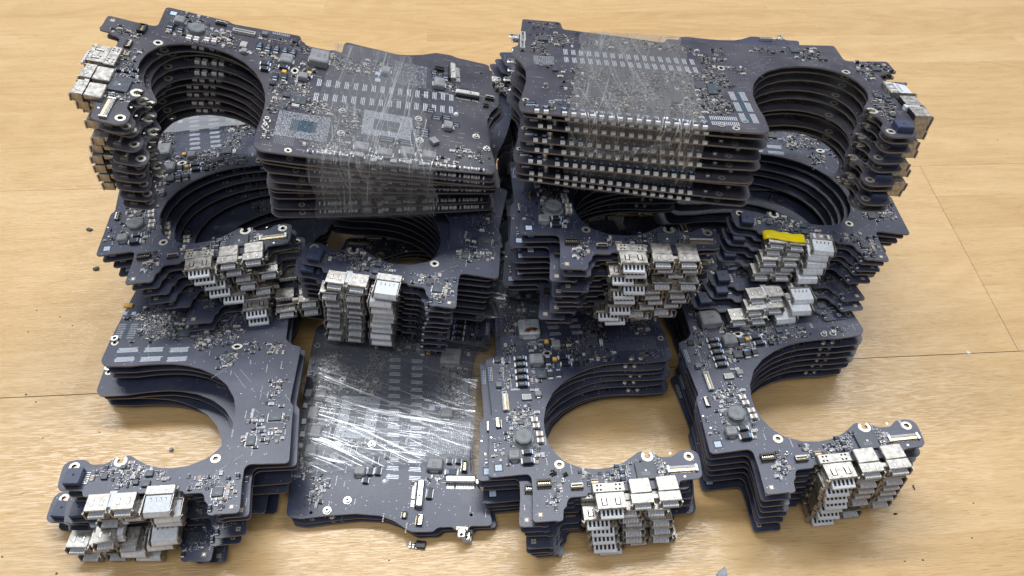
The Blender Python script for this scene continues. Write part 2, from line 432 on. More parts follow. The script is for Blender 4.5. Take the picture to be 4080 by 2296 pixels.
# ------------------------------------------------------------------ circuit board outline (mm; origin at the ring where bridge meets port arm)
FAN = [(47, 57.9), (40, 58), (32, 57.6), (25, 56.2), (17, 53.3), (9, 48.5), (2.3, 42), (-2.5, 33.5), (-4.6, 25), (-4.8, 18), (-3.6, 11.5), (-.8, 5.6),
       (3.2, 1.0), (7, -1.0), (11, -2.8), (18, -3.7), (24, -3.2), (30.5, -1), (35, 1.8), (38.2, 4)]
ARM = [(40.1, 4.4), (41.0, 3.6), (40.5, 1.8), (41.0, .5), (42.2, -.2), (43.5, .4), (44.1, 1.8), (43.7, 3.2), (45.5, 3.2), (47.4, 1.2), (49.5, .4), (54, .4), (55.8, 1.5),
       (58, 3.3), (62.5, 3.6), (65.4, 3.0), (67, .8), (66.9, -3), (65.9, -10.3), (64, -11.8), (57.5, -12), (54.6, -12.4), (53.6, -15.5), (11, -15.5), (10.6, -17), (2.6, -17), (1, -19.3), (.8, -21.2),
       (-1.1, -22.8), (-1.6, -27), (-2.1, -27.9), (-4.2, -28.3), (-5, -27.8), (-14.2, -27.9), (-15.2, -26.8), (-13.9, -13.5), (-13.7, -5.6), (-15.3, -3.9), (-32, -4.5), (-33.4, -3.4),
       (-32.3, 13.2), (-31.5, 27.8), (-29.6, 30)]
EDGE = {
 'a': [(-31, 65), (-25.4, 67), (-22.6, 70.9), (-22.5, 82), (-24, 84), (-22.5, 88.5), (-32, 88.9), (-34, 90.3), (-33.2, 98), (-32.6, 109), (-31.8, 118), (-33, 124), (-36.6, 132.5), (-41.4, 140.2), (-42, 149), (-40.5, 153), (-40.4, 158), (-39.8, 170.5)],
 'b': [(-31, 65), (-25.4, 67), (-22.6, 71), (-21.6, 98), (-24, 110), (-25.2, 120), (-26.3, 138), (-27.4, 145), (-32.5, 154), (-36, 155.2), (-40, 170.5)],
 'c': [(-32.4, 66), (-32.2, 90.7), (-27.2, 93), (-33.5, 120), (-39.5, 148.5), (-48.4, 149.3), (-49.4, 151), (-51.4, 171)],
}
END = [(-38.6, 171.8), (-29.8, 172.4), (-28.9, 174.5), (-23, 174.8), (-21.5, 173.3), (-14.7, 174), (-13, 176.2), (-3, 177), (-.7, 176), (5.8, 172.3), (13, 170), (25, 169.8), (39, 171.8), (50, 173.9), (56, 173.2), (57.3, 171.2),
       (61.2, 141), (65.3, 104), (67.9, 76), (68.5, 62), (67.4, 60), (65.4, 58.1), (53, 57.4)]

def chaikin(p, n=1):
    """round every corner a little"""
    for _ in range(n):
        q = []
        for i in range(len(p)):
            a, b = Vector(p[i]), Vector(p[(i + 1) % len(p)])
            d = (b - a).length; t = min(.25, .7 / d if d > 0 else .25)
            q.append(tuple(a + (b - a) * t)); q.append(tuple(b - (b - a) * t))
        p = q
    return p

def outline(kind):
    return chaikin(FAN + ARM + EDGE[kind] + END, 2)

def circle(cx, cy, r, n=14, sx=1.0):
    return [(cx + r * sx * math.cos(-2 * math.pi * i / n), cy + r * math.sin(-2 * math.pi * i / n)) for i in range(n)]

HOLES = [circle(0, 0, 1.15), circle(62, 0, 1.15), circle(1.9, 67.2, 1.0, sx=1.5), circle(65.2, 73.6, .8), circle(45.7, 170.6, .8), circle(-29.8, 167, .8)]
def board_mesh(kind, s):
    mb = MB(s); top = mb.m('solder_mask_worn' if kind in 'ac' else 'solder_mask'); side = mb.m('board_edge')
    loops = [outline(kind)] + HOLES
    pts = [p for l in loops for p in l]
    tris = tessellate_polygon([[Vector((x, y, 0)) for x, y in l] for l in loops])
    n = len(pts)
    for (x, y) in pts: mb.vert(x, y, 0)
    for (x, y) in pts: mb.vert(x, y, -.85)
    for t in tris:
        a, b, c = [Vector(pts[i]) for i in t]
        if (b - a).cross(c - a) < 0: t = (t[0], t[2], t[1])
        mb.face(list(t), top); mb.face([i + n for i in reversed(t)], top)
    st = 0
    area = lambda l: sum(l[i][0] * l[(i + 1) % len(l)][1] - l[(i + 1) % len(l)][0] * l[i][1] for i in range(len(l)))
    for li, l in enumerate(loops):
        k = len(l); ccw = (area(l) > 0) == (li == 0)
        for i in range(k):
            a, b = st + i, st + (i + 1) % k
            if not ccw: a, b = b, a
            mb.face([a, a + n, b + n, b], side)
        st += k
    return mb.mesh('circuit_board')

def seg_dist(p, a, b):
    a, b, p = Vector(a), Vector(b), Vector(p); d = b - a
    t = max(0, min(1, (p - a).dot(d) / max(d.length_squared, 1e-9))); return (a + d * t - p).length
def inside(p, poly):
    x, y = p; c = False
    for i in range(len(poly)):
        (x1, y1), (x2, y2) = poly[i], poly[i - 1]
        if (y1 > y) != (y2 > y) and x < (x2 - x1) * (y - y1) / (y2 - y1) + x1: c = not c
    return c

# ------------------------------------------------------------------ components
class Kit:
    """All parts of one board face: list of (name, mesh, lite, [(sub name, mesh)], label)"""
    def __init__(self, s, kind):
        self.s, self.kind = s, kind; self.parts = []; self.used = []
        self.out = FAN + ARM + EDGE[kind] + END
    def near(self, p, d): return min(seg_dist(p, self.out[i - 1], self.out[i]) for i in range(len(self.out))) < d
    def add(self, name, mb, at=None, r=1.5, lite=None, subs=(), label=None, smooth=False):
        if lite is None: lite = False
        self.parts.append((name, mb.mesh(name, smooth), lite, [(n, q.mesh(n)) for n, q in subs], label))
        if at: self.used.append((at[0], at[1], r))
    def new(self): return MB(self.s)

def inductor(K, cx, cy, w, l, h, txt=(), lite=False, mat='inductor_grey', rot=0.0):
    mb = K.new()
    mb.box(cx, cy - l / 2 - .3, 0, w * .5, .9, .7, 'silver', rot); mb.box(cx, cy + l / 2 + .3, 0, w * .5, .9, .7, 'silver', rot)
    mb.bevbox(cx, cy, .15, w, l, h - .15, mat, rot, bv=min(.6, w * .1))
    for i, t in enumerate(txt):
        mb.text(t, cx, cy + l * .24 - i * l * .27, h + .03, l * .27, 'print_grey', 0)
    K.add('inductor', mb, (cx, cy), max(w, l) * .6, lite)
def tantalum(K, cx, cy, w, l, h=1.7, rot=0.0, txt=None, lite=False, name='capacitor'):
    mb = K.new(); c, s = math.cos(rot), math.sin(rot)
    mb.bevbox(cx, cy, .1, w * .80, l, h, 'black_plastic', rot, bv=.2)
    for sg in (-1, 1): mb.box(cx + sg * c * w * .45, cy + sg * s * w * .45, 0, w * .16, l * .78, h * .62, 'tin_matte', rot)
    mb.box(cx + c * w * .28, cy + s * w * .28, h + .1, w * .14, l * .7, .04, 'print_blue', rot)
    if txt: mb.text(txt, cx - c * w * .08, cy - s * w * .08, h + .14, l * .5, 'print_white', 0)
    K.add(name, mb, (cx, cy), max(w, l) * .55, lite)
def chip(K, cx, cy, w, l, h=.9, rot=0.0, dot=False, legs=0, lite=False, mat='chip_body', name='chip'):
    mb = K.new(); mb.bevbox(cx, cy, .12, w, l, h, mat, rot, bv=.12)
    c, s = math.cos(rot), math.sin(rot)
    if legs:
        for i in range(legs):
            t = (i + .5) / legs - .5
            for (a, b, wl) in ((t * w, -l / 2 - .25, (w / legs * .5, .6)), (t * w, l / 2 + .25, (w / legs * .5, .6)), (-w / 2 - .25, t * l, (.6, l / legs * .5)), (w / 2 + .25, t * l, (.6, l / legs * .5))):
                mb.box(cx + c * a - s * b, cy + s * a + c * b, 0, wl[0], wl[1], .15, 'silver', rot)
    for i in range(2):
        for j in range(4): mb.quad(cx - w * .2 + j * w * .11, cy - l * .12 - i * l * .11, h + .14, w * .07, l * .045, 'pad_dim', rot)
    if dot: mb.cyl(cx, cy, h + .12, .55, .06, 'white_plastic', 12)
    K.add(name, mb, (cx, cy), max(w, l) * .6, lite)
def mlcc(K, cx, cy, w, l, h=1.3, rot=0.0, lite=False):
    mb = K.new(); c, s = math.cos(rot), math.sin(rot)
    mb.box(cx, cy, 0, w * .5, l, h, 'ceramic_tan', rot)
    for sg in (-1, 1): mb.box(cx + sg * c * w * .37, cy + sg * s * w * .37, 0, w * .26, l * 1.05, h + .04, 'tin_matte', rot)
    K.add('capacitor', mb, (cx, cy), max(w, l) * .55, lite)
def connector(K, cx, cy, w, l, h, pins, rot=0.0, body='black_plastic', pin='gold', lite=False, shell=None):
    """board connector: a body with a slot, pins along both long sides"""
    mb = K.new(); c, s = math.cos(rot), math.sin(rot)
    def B(x, y, z, ww, ll, hh, m_): mb.box(cx + c * x - s * y, cy + s * x + c * y, z, ww, ll, hh, m_, rot)
    B(0, -l * .36, .1, w, l * .28, h, body); B(0, l * .36, .1, w, l * .28, h, body)
    B(0, 0, .1, w, l * .5, h * .45, body)
    for sg in (-1, 1): B(sg * w * .47, 0, .1, w * .06, l * .46, h * .98, shell or body)
    for i in range(pins):
        t = ((i + .5) / pins - .5) * w * .88
        B(t, -l * .56, 0, w / pins * .45, l * .2, .2, pin); B(t, 0, h * .45 + .1, w / pins * .42, l * .4, .12, pin)
    if shell: B(0, l * .30, h + .1, w * .96, l * .30, .12, shell)
    K.add('connector', mb, (cx, cy), max(w, l) * .55, lite)
def mounting_ring(K, cx, cy, ri=1.15, ro=2.3, sx=1.0, **kw):
    mb = K.new(); mb.ring(cx, cy, 0, ri, ro, .07, 'ring_metal', sx=sx, innermat='burnt', **kw)
    K.add('mounting_ring', mb, (cx, cy), ro + .6, True)
def standoff(K, cx, cy, r=1.9, h=1.7, lite=False):
    mb = K.new(); mb.cyl(cx, cy, 0, r, .35, 'silver', 18); mb.cyl(cx, cy, .35, r * .72, h - .35, 'silver', 18, r2=r * .66)
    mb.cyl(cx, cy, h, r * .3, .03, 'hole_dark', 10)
    mb.ring(cx, cy, h + .03, r * .3, r * .66, .08, 'silver', 14, depth=.1)
    K.add('standoff', mb, (cx, cy), r + .5, lite)
def pad_field(K, x0, x1, y0, y1, px, py, w, l, mat, hole=None, core=None, slant=0.0, mat2=None):
    mb = K.new(); ny = int((y1 - y0) / py); nx = int((x1 - x0) / px); rng = random.Random(int(x0 * 7 + y0))
    for j in range(ny + 1):
        for i in range(nx + 1):
            x, y = x0 + i * px + (px / 2 if j % 2 and hole else 0), y0 + j * py
            if hole and hole[0] < x < hole[1] and hole[2] < y < hole[3]: continue
            if rng.random() < .04: continue
            mb.quad(x + slant * (y - y0), y, .03, w, l, mat2 if (mat2 and rng.random() < .35) else mat)
    if hole:
        mb.quad((hole[0] + hole[1]) / 2, (hole[2] + hole[3]) / 2, .02, hole[1] - hole[0] - px, hole[3] - hole[2] - py, core or 'liquid_blue')
    K.add('contact_pads', mb, ((x0 + x1) / 2, (y0 + y1) / 2), 0)
    K.rects = getattr(K, 'rects', []) + [(min(x0, x0 + slant * (y1 - y0)) - 1, max(x1, x1 + slant * (y1 - y0)) + 1, y0 - 1, y1 + 1)]
def bar_block(mb, cx, cy, w, l, n, mat, along='x', rng=None):
    for i in range(n):
        t = ((i + .5) / n - .5)
        if along == 'x': mb.quad(cx, cy + t * l, .03, w * (rng.uniform(.8, 1) if rng else 1), l / n * .5, mat)
        else: mb.quad(cx + t * w, cy, .03, w / n * .5, l * (rng.uniform(.85, 1) if rng else 1), mat)

def seven_slots(K, mb, cx, cy, w, z0, z1, y0, y1, n, mat, dark):
    """tilted plastic tongue with a row of dark windows"""
    k = mb.m(mat); kd = mb.m(dark)
    # body as a wedge
    b = len(mb.v)
    for x in (cx - w / 2, cx + w / 2):
        mb.vert(x, y0, z0); mb.vert(x, y1, z0); mb.vert(x, y1, z1); mb.vert(x, y0, z0 + (z1 - z0) * .35)
    mb.face([b + 3, b + 7, b + 6, b + 2], k)
    mb.face([b, b + 4, b + 7, b + 3], k); mb.face([b, b + 3, b + 2, b + 1], k); mb.face([b + 4, b + 5, b + 6, b + 7], k); mb.face([b + 1, b + 5, b + 4, b], k)
    for i in range(n):
        x = cx + ((i + .5) / n - .5) * w * .92; ww = w / n * .52; q = len(mb.v)
        for (xx, t) in ((x - ww / 2, .25), (x + ww / 2, .25), (x + ww / 2, .8), (x - ww / 2, .8)):
            y = y0 + (y1 - y0) * t; z = z0 + (z1 - z0) * (.35 + .65 * t) + .04
            mb.vert(xx, y, z)
        mb.face([q, q + 1, q + 2, q + 3], kd)

def port_small(K, cx, y_front, w=10.2, depth=7.5, z=-2.3, h=4.6, tall_top=True):
    """small display-type socket: thin folded shell, ribbed tongue showing at the mouth"""
    mb = K.new(); t = .3; yb = y_front + depth
    mb.bevbox(cx, (yb + y_front + 1.0) / 2, z + h - t, w, depth - 1.0, t, 'nickel', bv=.12)
    for i in (-1, 1):  # stamped recesses
        mb.box(cx + i * w * .22, y_front + depth * .52, z + h, w * .13, depth * .34, .05, 'pad_dim')
        mb.box(cx + i * w * .22, y_front + depth * .52, z + h + .05, w * .07, depth * .26, .1, 'silver')
        mb.box(cx + i * (w / 2 - t / 2), (yb + y_front) / 2, z, t, depth, h - t, 'nickel')
        # flared lips at the mouth
        mb.box(cx + i * (w / 2 + .25), y_front + .2, z, t, .9, h * .86, 'nickel', rot=-.55 * i * K.s * K.s)
    mb.box(cx, yb - .2, z, w, .3, h - t, 'black_plastic')
    mb.box(cx, y_front + 1.1, z + h - .75, w * .86, .35, .5, 'silver')
    sub = K.new()
    sub.box(cx, y_front + 1.6, z + .9, w * .70, 4.6, 1.4, 'tongue_plastic')
    for i in range(9):
        x = cx + ((i + .5) / 9 - .5) * w * .62
        sub.box(x, y_front + .2, z + 2.3, .18, 1.9, .05, 'chip_body')
        sub.box(x, y_front - .72, z + 1.1, .18, .05, 1.0, 'chip_body')
    lip = (z + .1)
    sub.box(cx, y_front + .6, lip, w * .92, 2.2, .3, 'nickel')
    K.add('display_port', mb, (cx, yb - depth / 2), 0, True, [('contact_tongue', sub)])

def build_face_P(kind, extra):
    K = Kit(1, kind); rng = random.Random(11)
    K.parts.append(('substrate', board_mesh(kind, 1), True, [], None))
    # rings and holes
    mounting_ring(K, 0, 0); mounting_ring(K, 62, 0); mounting_ring(K, 1.9, 67.2, 1.0, 1.9, 1.45)
    mb = K.new(); mb.ring(42.3, 1.6, 0, 1.5, 2.9, .07, 'ring_metal', 18, math.radians(130), math.radians(410)); K.add('mounting_ring', mb, (42.3, 1.6), 3, True)
    mounting_ring(K, 65.0, 73.6, .8, 1.7)
    # round coil
    mb = K.new(); cx, cy = -15.6, 15.0
    mb.cyl(cx, cy, 0, 5.6, .55, 'glue', 22, r2=5.0); mb.cyl(cx, cy, .55, 4.2, 1.1, 'coil_grey', 16); mb.cyl(cx, cy, 1.5, 4.5, 1.5, 'coil_grey', 8, phase=.39); mb.cyl(cx, cy, 3.0, 4.2, .25, 'coil_grey', 8, r2=3.9, phase=.39)
    mb.text('220', cx, cy, 3.28, 2.4, 'print_grey', -1.2)
    K.add('coil', mb, (cx, cy), 6, False)
    inductor(K, -20.9, 5.4, 5.4, 4.9, 3.0, ('1H50', 'VR30'))
    inductor(K, -4.4, 62.0, 7.4, 6.4, 3.2, ('1R0', '227', '44D')) if not extra.get('big') else inductor(K, -4.4, 62.0, 7.4, 6.4, 3.2, ('1R0', '227', '44D'))
    inductor(K, -5.7, 40.4, 3.4, 3.0, 1.9)
    if extra.get('copper'):
        mb = K.new(); mb.box(-6.3, 77.5, 0, 7, 1.2, .7, 'silver'); mb.bevbox(-6.3, 83.4, .15, 11.5, 11, 4.2, 'inductor_light', 0, .8)
        for i in range(4):
            for j in range(9):
                a = .5 + j * .26; r = 2.0 + i * .75
                mb.box(-5.0 + r * math.cos(a + .25), 78.6 + r * math.sin(a + .25) * .75, 4.37 + .05 * i, .75, .5, .2, 'copper', a + .25 + 1.57)
        mb.text('4R7', -6.8, 87, 4.4, 2.4, 'print_grey', 0); mb.text('228', -6.8, 84.6, 4.4, 2.2, 'print_grey', 0)
        K.add('inductor', mb, (-6.3, 83), 7, False, label='large grey cracked inductor with copper winding showing')
    else:
        inductor(K, -10.5, 78.1, 11, 10, 4.2, ('4R7', '228'))
    # power stage beside the bridge
    for i in range(5): tantalum(K, -12.8 - .05 * i, 64.1 - i * 4.3, 6.4, 3.0, 1.7, txt='V26')
    chip(K, -2.8, 52.6, 4.6, 4.6, 1.0)
    tantalum(K, 1.9, 52.4, 5.2, 3.3, 1.6, math.pi / 2); tantalum(K, 6.2, 52.9, 4.8, 3.0, 1.6, math.pi / 2)
    tantalum(K, 1.7, 61.6, 5.4, 3.0, 1.6, math.pi / 2); tantalum(K, 5.6, 73.6, 5.6, 3.0, 1.6, math.pi / 2)
    tantalum(K, 10.2, 63.2, 6.0, 2.8, 1.6); tantalum(K, 11.0, 58.9, 6.0, 2.8, 1.6)
    for (x, y) in ((2.5, 74.6), (5.4, 62.4)):
        mb = K.new(); mb.bevbox(x, y, 0, 2.3, 2.3, 1.3, 'yellow_cap', 0, .2); K.add('capacitor', mb, (x, y), 1.6, label='small yellow capacitor')
    chip(K, -24.8, 63.6, 3.6, 3.4, 1.1, legs=5, lite=True, mat='black_plastic')
    mb = K.new(); mb.bevbox(-11.7, 39.1, 0, 5.0, 3.5, 1.1, 'nickel', 0, .2); mb.box(-11.7, 39.1, 1.1, 3.9, 2.5, .08, 'ceramic_grey'); K.add('crystal', mb, (-11.7, 39.1), 3)
    connector(K, -22.8, 37.2, 11.5, 2.7, 1.5, 20, math.pi / 2, 'tongue_plastic' if False else 'ceramic_grey', lite=True)
    connector(K, -27.0, 24.6, 5.4, 2.4, 1.3, 9, math.pi / 2, lite=True, shell='silver')
    chip(K, -16, 24.3, 2.8, 2.8, .8)
    chip(K, -25.2, 47.5, 2.9, 2.9, 1.5, mat='coil_grey', name='inductor')
    for (x, y) in ((-9.2, 24.9), (-8.8, 21.4), (-7.6, 16.6), (-7.6, 13.0)): mlcc(K, x, y, 3.2, 2.3, 1.7, 0, True)
    tantalum(K, -14.3, 7.4, 4.8, 2.8, 1.5); tantalum(K, -14.6, 2.4, 6.2, 3.4, 2.0)
    mb = K.new(); mb.box(-28.6, .3, 0, 4.4, 4.4, .04, 'black_plastic'); mb.quad(-28.6, .3, .07, 3.1, 3.1, 'label_white'); K.add('label', mb, (-28.6, .3), 2.8, True)
    mb = K.new(); mb.quad(-29.2, 55.5, .04, 2.6, 10.5, 'black_plastic')
    for i in range(3): mb.text(('820 00', 'REV 10', '2.3 16')[i], -29.9 + i * .75, 55.5, .07, .85, 'print_white', math.pi / 2)
    for (x, y) in ((-29.4, 9.7), (-31.0, 17)):
        q = K.new(); q.ring(x, y, 0, .5, .8, .05, 'burnt', 12, depth=.02); q.cyl(x, y, 0, .55, .08, 'silver', 12); K.add('solder_dot', q, (x, y), 1, True)
    # port arm
    connector(K, -8.3, -9.7, 6.6, 3.7, 1.7, 6, 0, lite=True)
    connector(K, 6.6, -12.1, 5.6, 2.9, 1.3, 12, 0, 'ceramic_grey' if False else 'black_plastic', lite=True, shell='nickel')
    connector(K, 15.0, -10.5, 3.3, 2.4, 1.2, 6, 0, 'ceramic_tan', lite=True)
    chip(K, 39.8, -6.5, 9.4, 8.8, 1.0, dot=True, lite=True, name='controller_chip', legs=0)
    mb = K.new(); mb.box(57.2, -6.6, 0, 13.2, 2.9, .9, 'nickel'); mb.box(57.2, -6.0, .9, 12, 1.0, .3, 'ceramic_grey'); mb.box(57.2, -7.3, .9, 11.4, 1.1, .12, 'gold')
    for sg in (-1, 1): mb.box(57.2 + sg * 6.7, -6.6, 0, 1.0, 3.4, 1.3, 'silver')
    for i in range(24): mb.box(51.6 + i * .49, -8.25, 0, .22, .5, .2, 'gold')
    K.add('connector', mb, (57.2, -6.6), 7, True, label='long flat ribbon connector with gold strip')
    tantalum(K, 28.6, -6.6, 2.9, 2.2, 1.4, 1.57); tantalum(K, 26.4, -3.4, 2.6, 2.0, 1.4, 1.57); tantalum(K, 28.4, -10, 2.9, 2.2, 1.4, 1.57)
    chip(K, 23.6, -6.4, 2.2, 2.2, .8)
    for (x, y) in ((.4, -9.2), (20.2, -11)):
        mb = K.new(); mb.cyl(x, y, 0, .8, .8, 'silver', 10, r2=.55); mb.cyl(x, y, .8, .3, 2.2, 'silver', 8, r2=.35); K.add('pin', mb, (x, y), 1, True)
    for (x, y) in ((-11.6, -24.6), (53.5, 2.2), (57.6, -10.4)):
        q = K.new()
        if y < -20: q.quad(x, y, .03, 2.2, 2.2, 'ceramic_tan')
        q.cyl(x, y, 0, .55, .08, 'silver', 12); K.add('solder_dot', q, (x, y), 1, True)
    # ports: perforated cover + wide socket + two small sockets with square covers
    mb = K.new(); mb.bevbox(20.6, -14.6, .1, 15.0, 4.8, 2.4, 'nickel', 0, .3)
    for i in (-5.3, -3.6, 3.4, 5.2):
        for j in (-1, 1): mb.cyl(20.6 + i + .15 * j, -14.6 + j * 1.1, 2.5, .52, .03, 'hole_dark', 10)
    K.add('port_cover', mb, (20.6, -14.6), 0, True)
    mb = K.new(); w = 13.2; cx = 20.6; yf = -25.0
    mb.bevbox(cx, -21.0, 1.9, w, 7.8, .3, 'nickel', 0, .12)
    for sg in (-1, 1):
        mb.box(cx + sg * (w / 2 - .15), -21.4, -2.3, .3, 8.6, 4.2, 'nickel')
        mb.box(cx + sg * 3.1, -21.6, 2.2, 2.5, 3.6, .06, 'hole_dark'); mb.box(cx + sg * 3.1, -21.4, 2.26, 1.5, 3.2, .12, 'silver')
        mb.cyl(cx + sg * 2.2, -19.6, 2.2, .4, .5, 'silver', 8)
        mb.box(cx + sg * (w / 2 + .5), yf - .3, -2.3, .3, 1.5, 3.9, 'nickel', -.6 * sg)
    mb.box(cx, -17.4, -2.3, w - .4, .3, 4.2, 'black_plastic')
    mb.box(cx, yf + .15, .9, w * .94, .3, 1.0, 'nickel')
    sub = K.new(); seven_slots(K, sub, cx, 0, w * .78, -2.2, .7, yf - 3.0, yf + 1.0, 5, 'white_plastic', 'hole_dark')
    sub.box(cx, yf + .2, -2.3, w * .9, 2.0, .25, 'nickel')
    K.add('wide_port', mb, (cx, -20), 0, True, [('contact_tongue', sub)])
    for (cx2, cy2) in ((35.2, -14.6), (48.0, -14.2)):
        mb = K.new(); mb.bevbox(cx2, cy2, .1, 10.0, 7.6, 2.2, 'nickel', .03, .35)
        for i in range(6): mb.box(cx2 - 4 + i * 1.6, cy2 - 3.95, .1, .5, .3, 1.4, 'silver')
        K.add('port_cover', mb, (cx2, cy2), 0, True)
        port_small(K, cx2 - .2, cy2 - 9.7, depth=5.6)
    mb = K.new(); mb.box(41.4, -20, 1.2, 4.2, 2.0, .3, 'nickel'); mb.box(41.4, -20.9, -1.2, 4.2, .3, 2.5, 'ceramic_tan'); K.add('ground_strap', mb, (41.4, -20), 0, True)
    # body
    standoff(K, 46.4, 60.9, 1.7, 1.9, True); standoff(K, 51.3, 60.9, 1.7, 1.9, True)
    pad_field(K, 40, 62, 66.5, 75.5, .85, .85, .4, .4, 'pad_dim', core=None)
    chip(K, 27, 73.6, 6.0, 5.6, 1.0, lite=False); mlcc(K, 31.8, 72, 1.6, 3.4, 1.2)
    chip(K, 24.0, 66.5, 3.2, 3.4, .8); chip(K, 16.9, 58.6, 2.6, 2.9, 1.0, lite=True, mat='black_plastic')
    if extra.get('gpu'):
        pad_field(K, 36.5, 55.5, 65.5, 90, .62, .62, .36, .36, 'pad_tin', hole=(41.5, 50, 72, 84), core='liquid_blue', slant=-.03, mat2='pad_dim')
    pad_field(K, 24.0, 43.5, 105.5, 130, .62, .62, .42, .42, 'pad_tin', hole=(30, 38.5, 110.5, 124), core='chip_body', slant=-.02)
    pad_field(K, -24.5, -4.2, 117.5, 136, .95, .62, .55, .26, 'pad_dim', mat2='pad_tin')
    mbk = K.new()
    for col, (xa, xb) in enumerate(((20.2, 10.4), (8.0, -.6))):
        for i in range(16):
            t = i / 15; bar_block(mbk, xa + (xb - xa) * t, 80.5 + 69.5 * t, 6.6, 2.5, 3, 'pad_tin', 'x', rng)
    K.add('memory_pads', mbk)
    K.rects += [(3, 24, 78, 152), (-5, 12, 78, 152)]
    for (x, y, w, l, t) in ((55.3, 106.8, 6.4, 7, ('2R2',)), (62.0, 106, 3.6, 4.6, ()), (56.6, 117.9, 5.4, 7.4, ('R22',)), (52.9, 128.8, 6, 7.2, ('R22',)), (53.0, 139.6, 5.6, 7.2, ('R22',))):
        inductor(K, x, y, w, l, 2.6, t, lite=True)
    for (x, y) in ((60.6, 122.5), (59.6, 129.9), (59, 136.3), (62.2, 113)):
        mb = K.new(); mb.bevbox(x, y, 0, 2.6, 3.2, .9, 'nickel', 0, .2); mb.box(x, y, .9, 1.8, 2.3, .06, 'ceramic_grey'); K.add('crystal', mb, (x, y), 2, True)
    for (x, y) in ((41, 134.5), (23.6, 133), (28.4, 94.6), (46.3, 95.8), (29.8, 163.6), (38.3, 169.2)): standoff(K, x, y, 2.0, 1.0, lite=(y > 160))
    inductor(K, 26.5, 148.7, 5.6, 4.8, 2.8); inductor(K, -9.7, 142.9, 8.0, 6.2, 3.0, ('2R2', '228'))
    inductor(K, 7.2, 72.1, 4.6, 4.8, 2.6); inductor(K, 23.9, 70.9, 0.1, 0.1, .1) if False else None
    inductor(K, -12.4, 113.3, 6.2, 5.2, 2.4)
    chip(K, 40.6, 141.6, 4.4, 4.0, 1.8, .7, mat='inductor_grey', name='inductor')
    for (x, y, w, l, r) in ((21.6, 147.9, 3.4, 4.6, 0), (17.8, 147.6, 3.4, 4.6, 0), (19.9, 142.3, 3.0, 5.0, 0), (-18.2, 146.2, 6.4, 3.2, 0), (-8.9, 157.8, 3.4, 5.6, 0), (23, 153, 3.2, 3.2, 0), (44.8, 128.2, 2.6, 8.6, 0), (44.8, 118, 2.6, 8, 0), (36, 136.6, 3, 4.6, 0), (32, 136.6, 3, 4.6, 0), (14.6, 139, 3, 4, 0),
                            (-16.6, 140.2, 3, 3, 0), (-21, 139.8, 3, 3, 0)):
        tantalum(K, x, y, w, l, 1.3, 0)
    connector(K, -24.4, 142.6, 5.6, 2.9, 1.8, 6, math.pi / 2, lite=True)
    # two card-edge sockets
    for (x, y, rot, w, lite) in ((-23.2, 150.2, 0.05, 14.5, True), (-4.6, 158.6, math.pi / 2 + .04, 13.6, True)):
        mb = K.new(); c, s = math.cos(rot), math.sin(rot)
        mb.bevbox(x, y, .1, w, 3.1, 2.8, 'silver', rot, .35); mb.box(x + c * w * .12, y + s * w * .12, 2.9, .7, .9, .05, 'hole_dark', rot)
        mb.box(x + s * 1.9, y - c * 1.9, .1, w * .97, .8, 1.8, 'black_plastic', rot) if rot < 1 else mb.box(x + s * 1.9 * -1 * -1, y - c * 1.9, .1, w * .97, .8, 1.8, 'black_plastic', rot)
        sg = -1 if rot < 1 else 1
        for i in range(18):
            if i == 12: continue
            t = ((i + .5) / 18 - .5) * w * .93
            px, py = t, (3.1 if rot < 1 else -3.1) if True else 0
            mb.box(x + c * px - s * py, y + s * px + c * py, 0, w / 18 * .5, 2.3, .3, 'silver', rot)
        K.add('card_socket', mb, (x, y), 6, lite)
    connector(K, -5.9, 171.4, 5.0, 2.9, 1.5, 10, math.pi / 2, 'black_plastic', lite=True, shell='silver')
    connector(K, 1.5, 169.2, 3.0, 2.4, 1.2, 6, math.pi / 2, 'black_plastic', lite=True)
    mb = K.new(); mb.cyl(13.7, 152.8, 0, 1.5, .9, 'white_plastic', 14, r2=.9); K.add('thermal_blob', mb, (13.7, 152.8), 1.6, label='small white blob of solder')
    mb = K.new(); mb.bevbox(-26.2, 176.4, .05, 4.2, 4.6, .9, 'silver', 0, .5); mb.cyl(-26.2, 177.2, .95, .8, .05, 'hole_dark', 12); mb.box(-26.2, 174, -.9, 5.2, 1.6, 1.2, 'ring_metal'); K.add('bracket', mb, (-26.2, 176), 3, True)
    for (x, y) in ((-3.9, 109.7), (-10, 109.3)):
        mb = K.new(); mb.quad(x, y, .06, 3.0, 2.8, 'label_white'); K.add('label', mb, (x, y), 2, False)
    if kind == 'a':
        for i in range(22):
            y = 84 + i * 3.9 + rng.uniform(-.5, .5); x = 66.6 - (y - 75) * .098 - 1.6
            if any(math.hypot(x - u, y - v) < q for u, v, q in K.used): continue
            mb = K.new(); mb.box(x, y, 0, 1.3, 2.4, 1.0, 'ceramic_grey' if i % 3 else 'black_plastic')
            for sg in (-1, 1): mb.box(x, y + sg * 1.2, 0, 1.35, .7, 1.1, 'tin_matte')
            K.add('capacitor', mb, (x, y), 1.4, True)
    if extra.get('burn'):
        for (x, y, r) in ((-3.6, -4.4, 2.2), (2.2, -5.4, 1.9)):
            mb = K.new()
            for i in range(16):
                a = rng.uniform(0, 6.28); q = rng.uniform(0, r * .7)
                mb.box(x + q * math.cos(a), y + q * math.sin(a), 0, rng.uniform(.5, 1.3), rng.uniform(.5, 1.3), rng.uniform(.2, .8), 'burnt', rng.uniform(0, 3), .6)
            K.add('burn_mark', mb, (x, y), r)
    K.parts.append(('printed_text', mb_print(K).mesh('printed_text'), True, [], None))
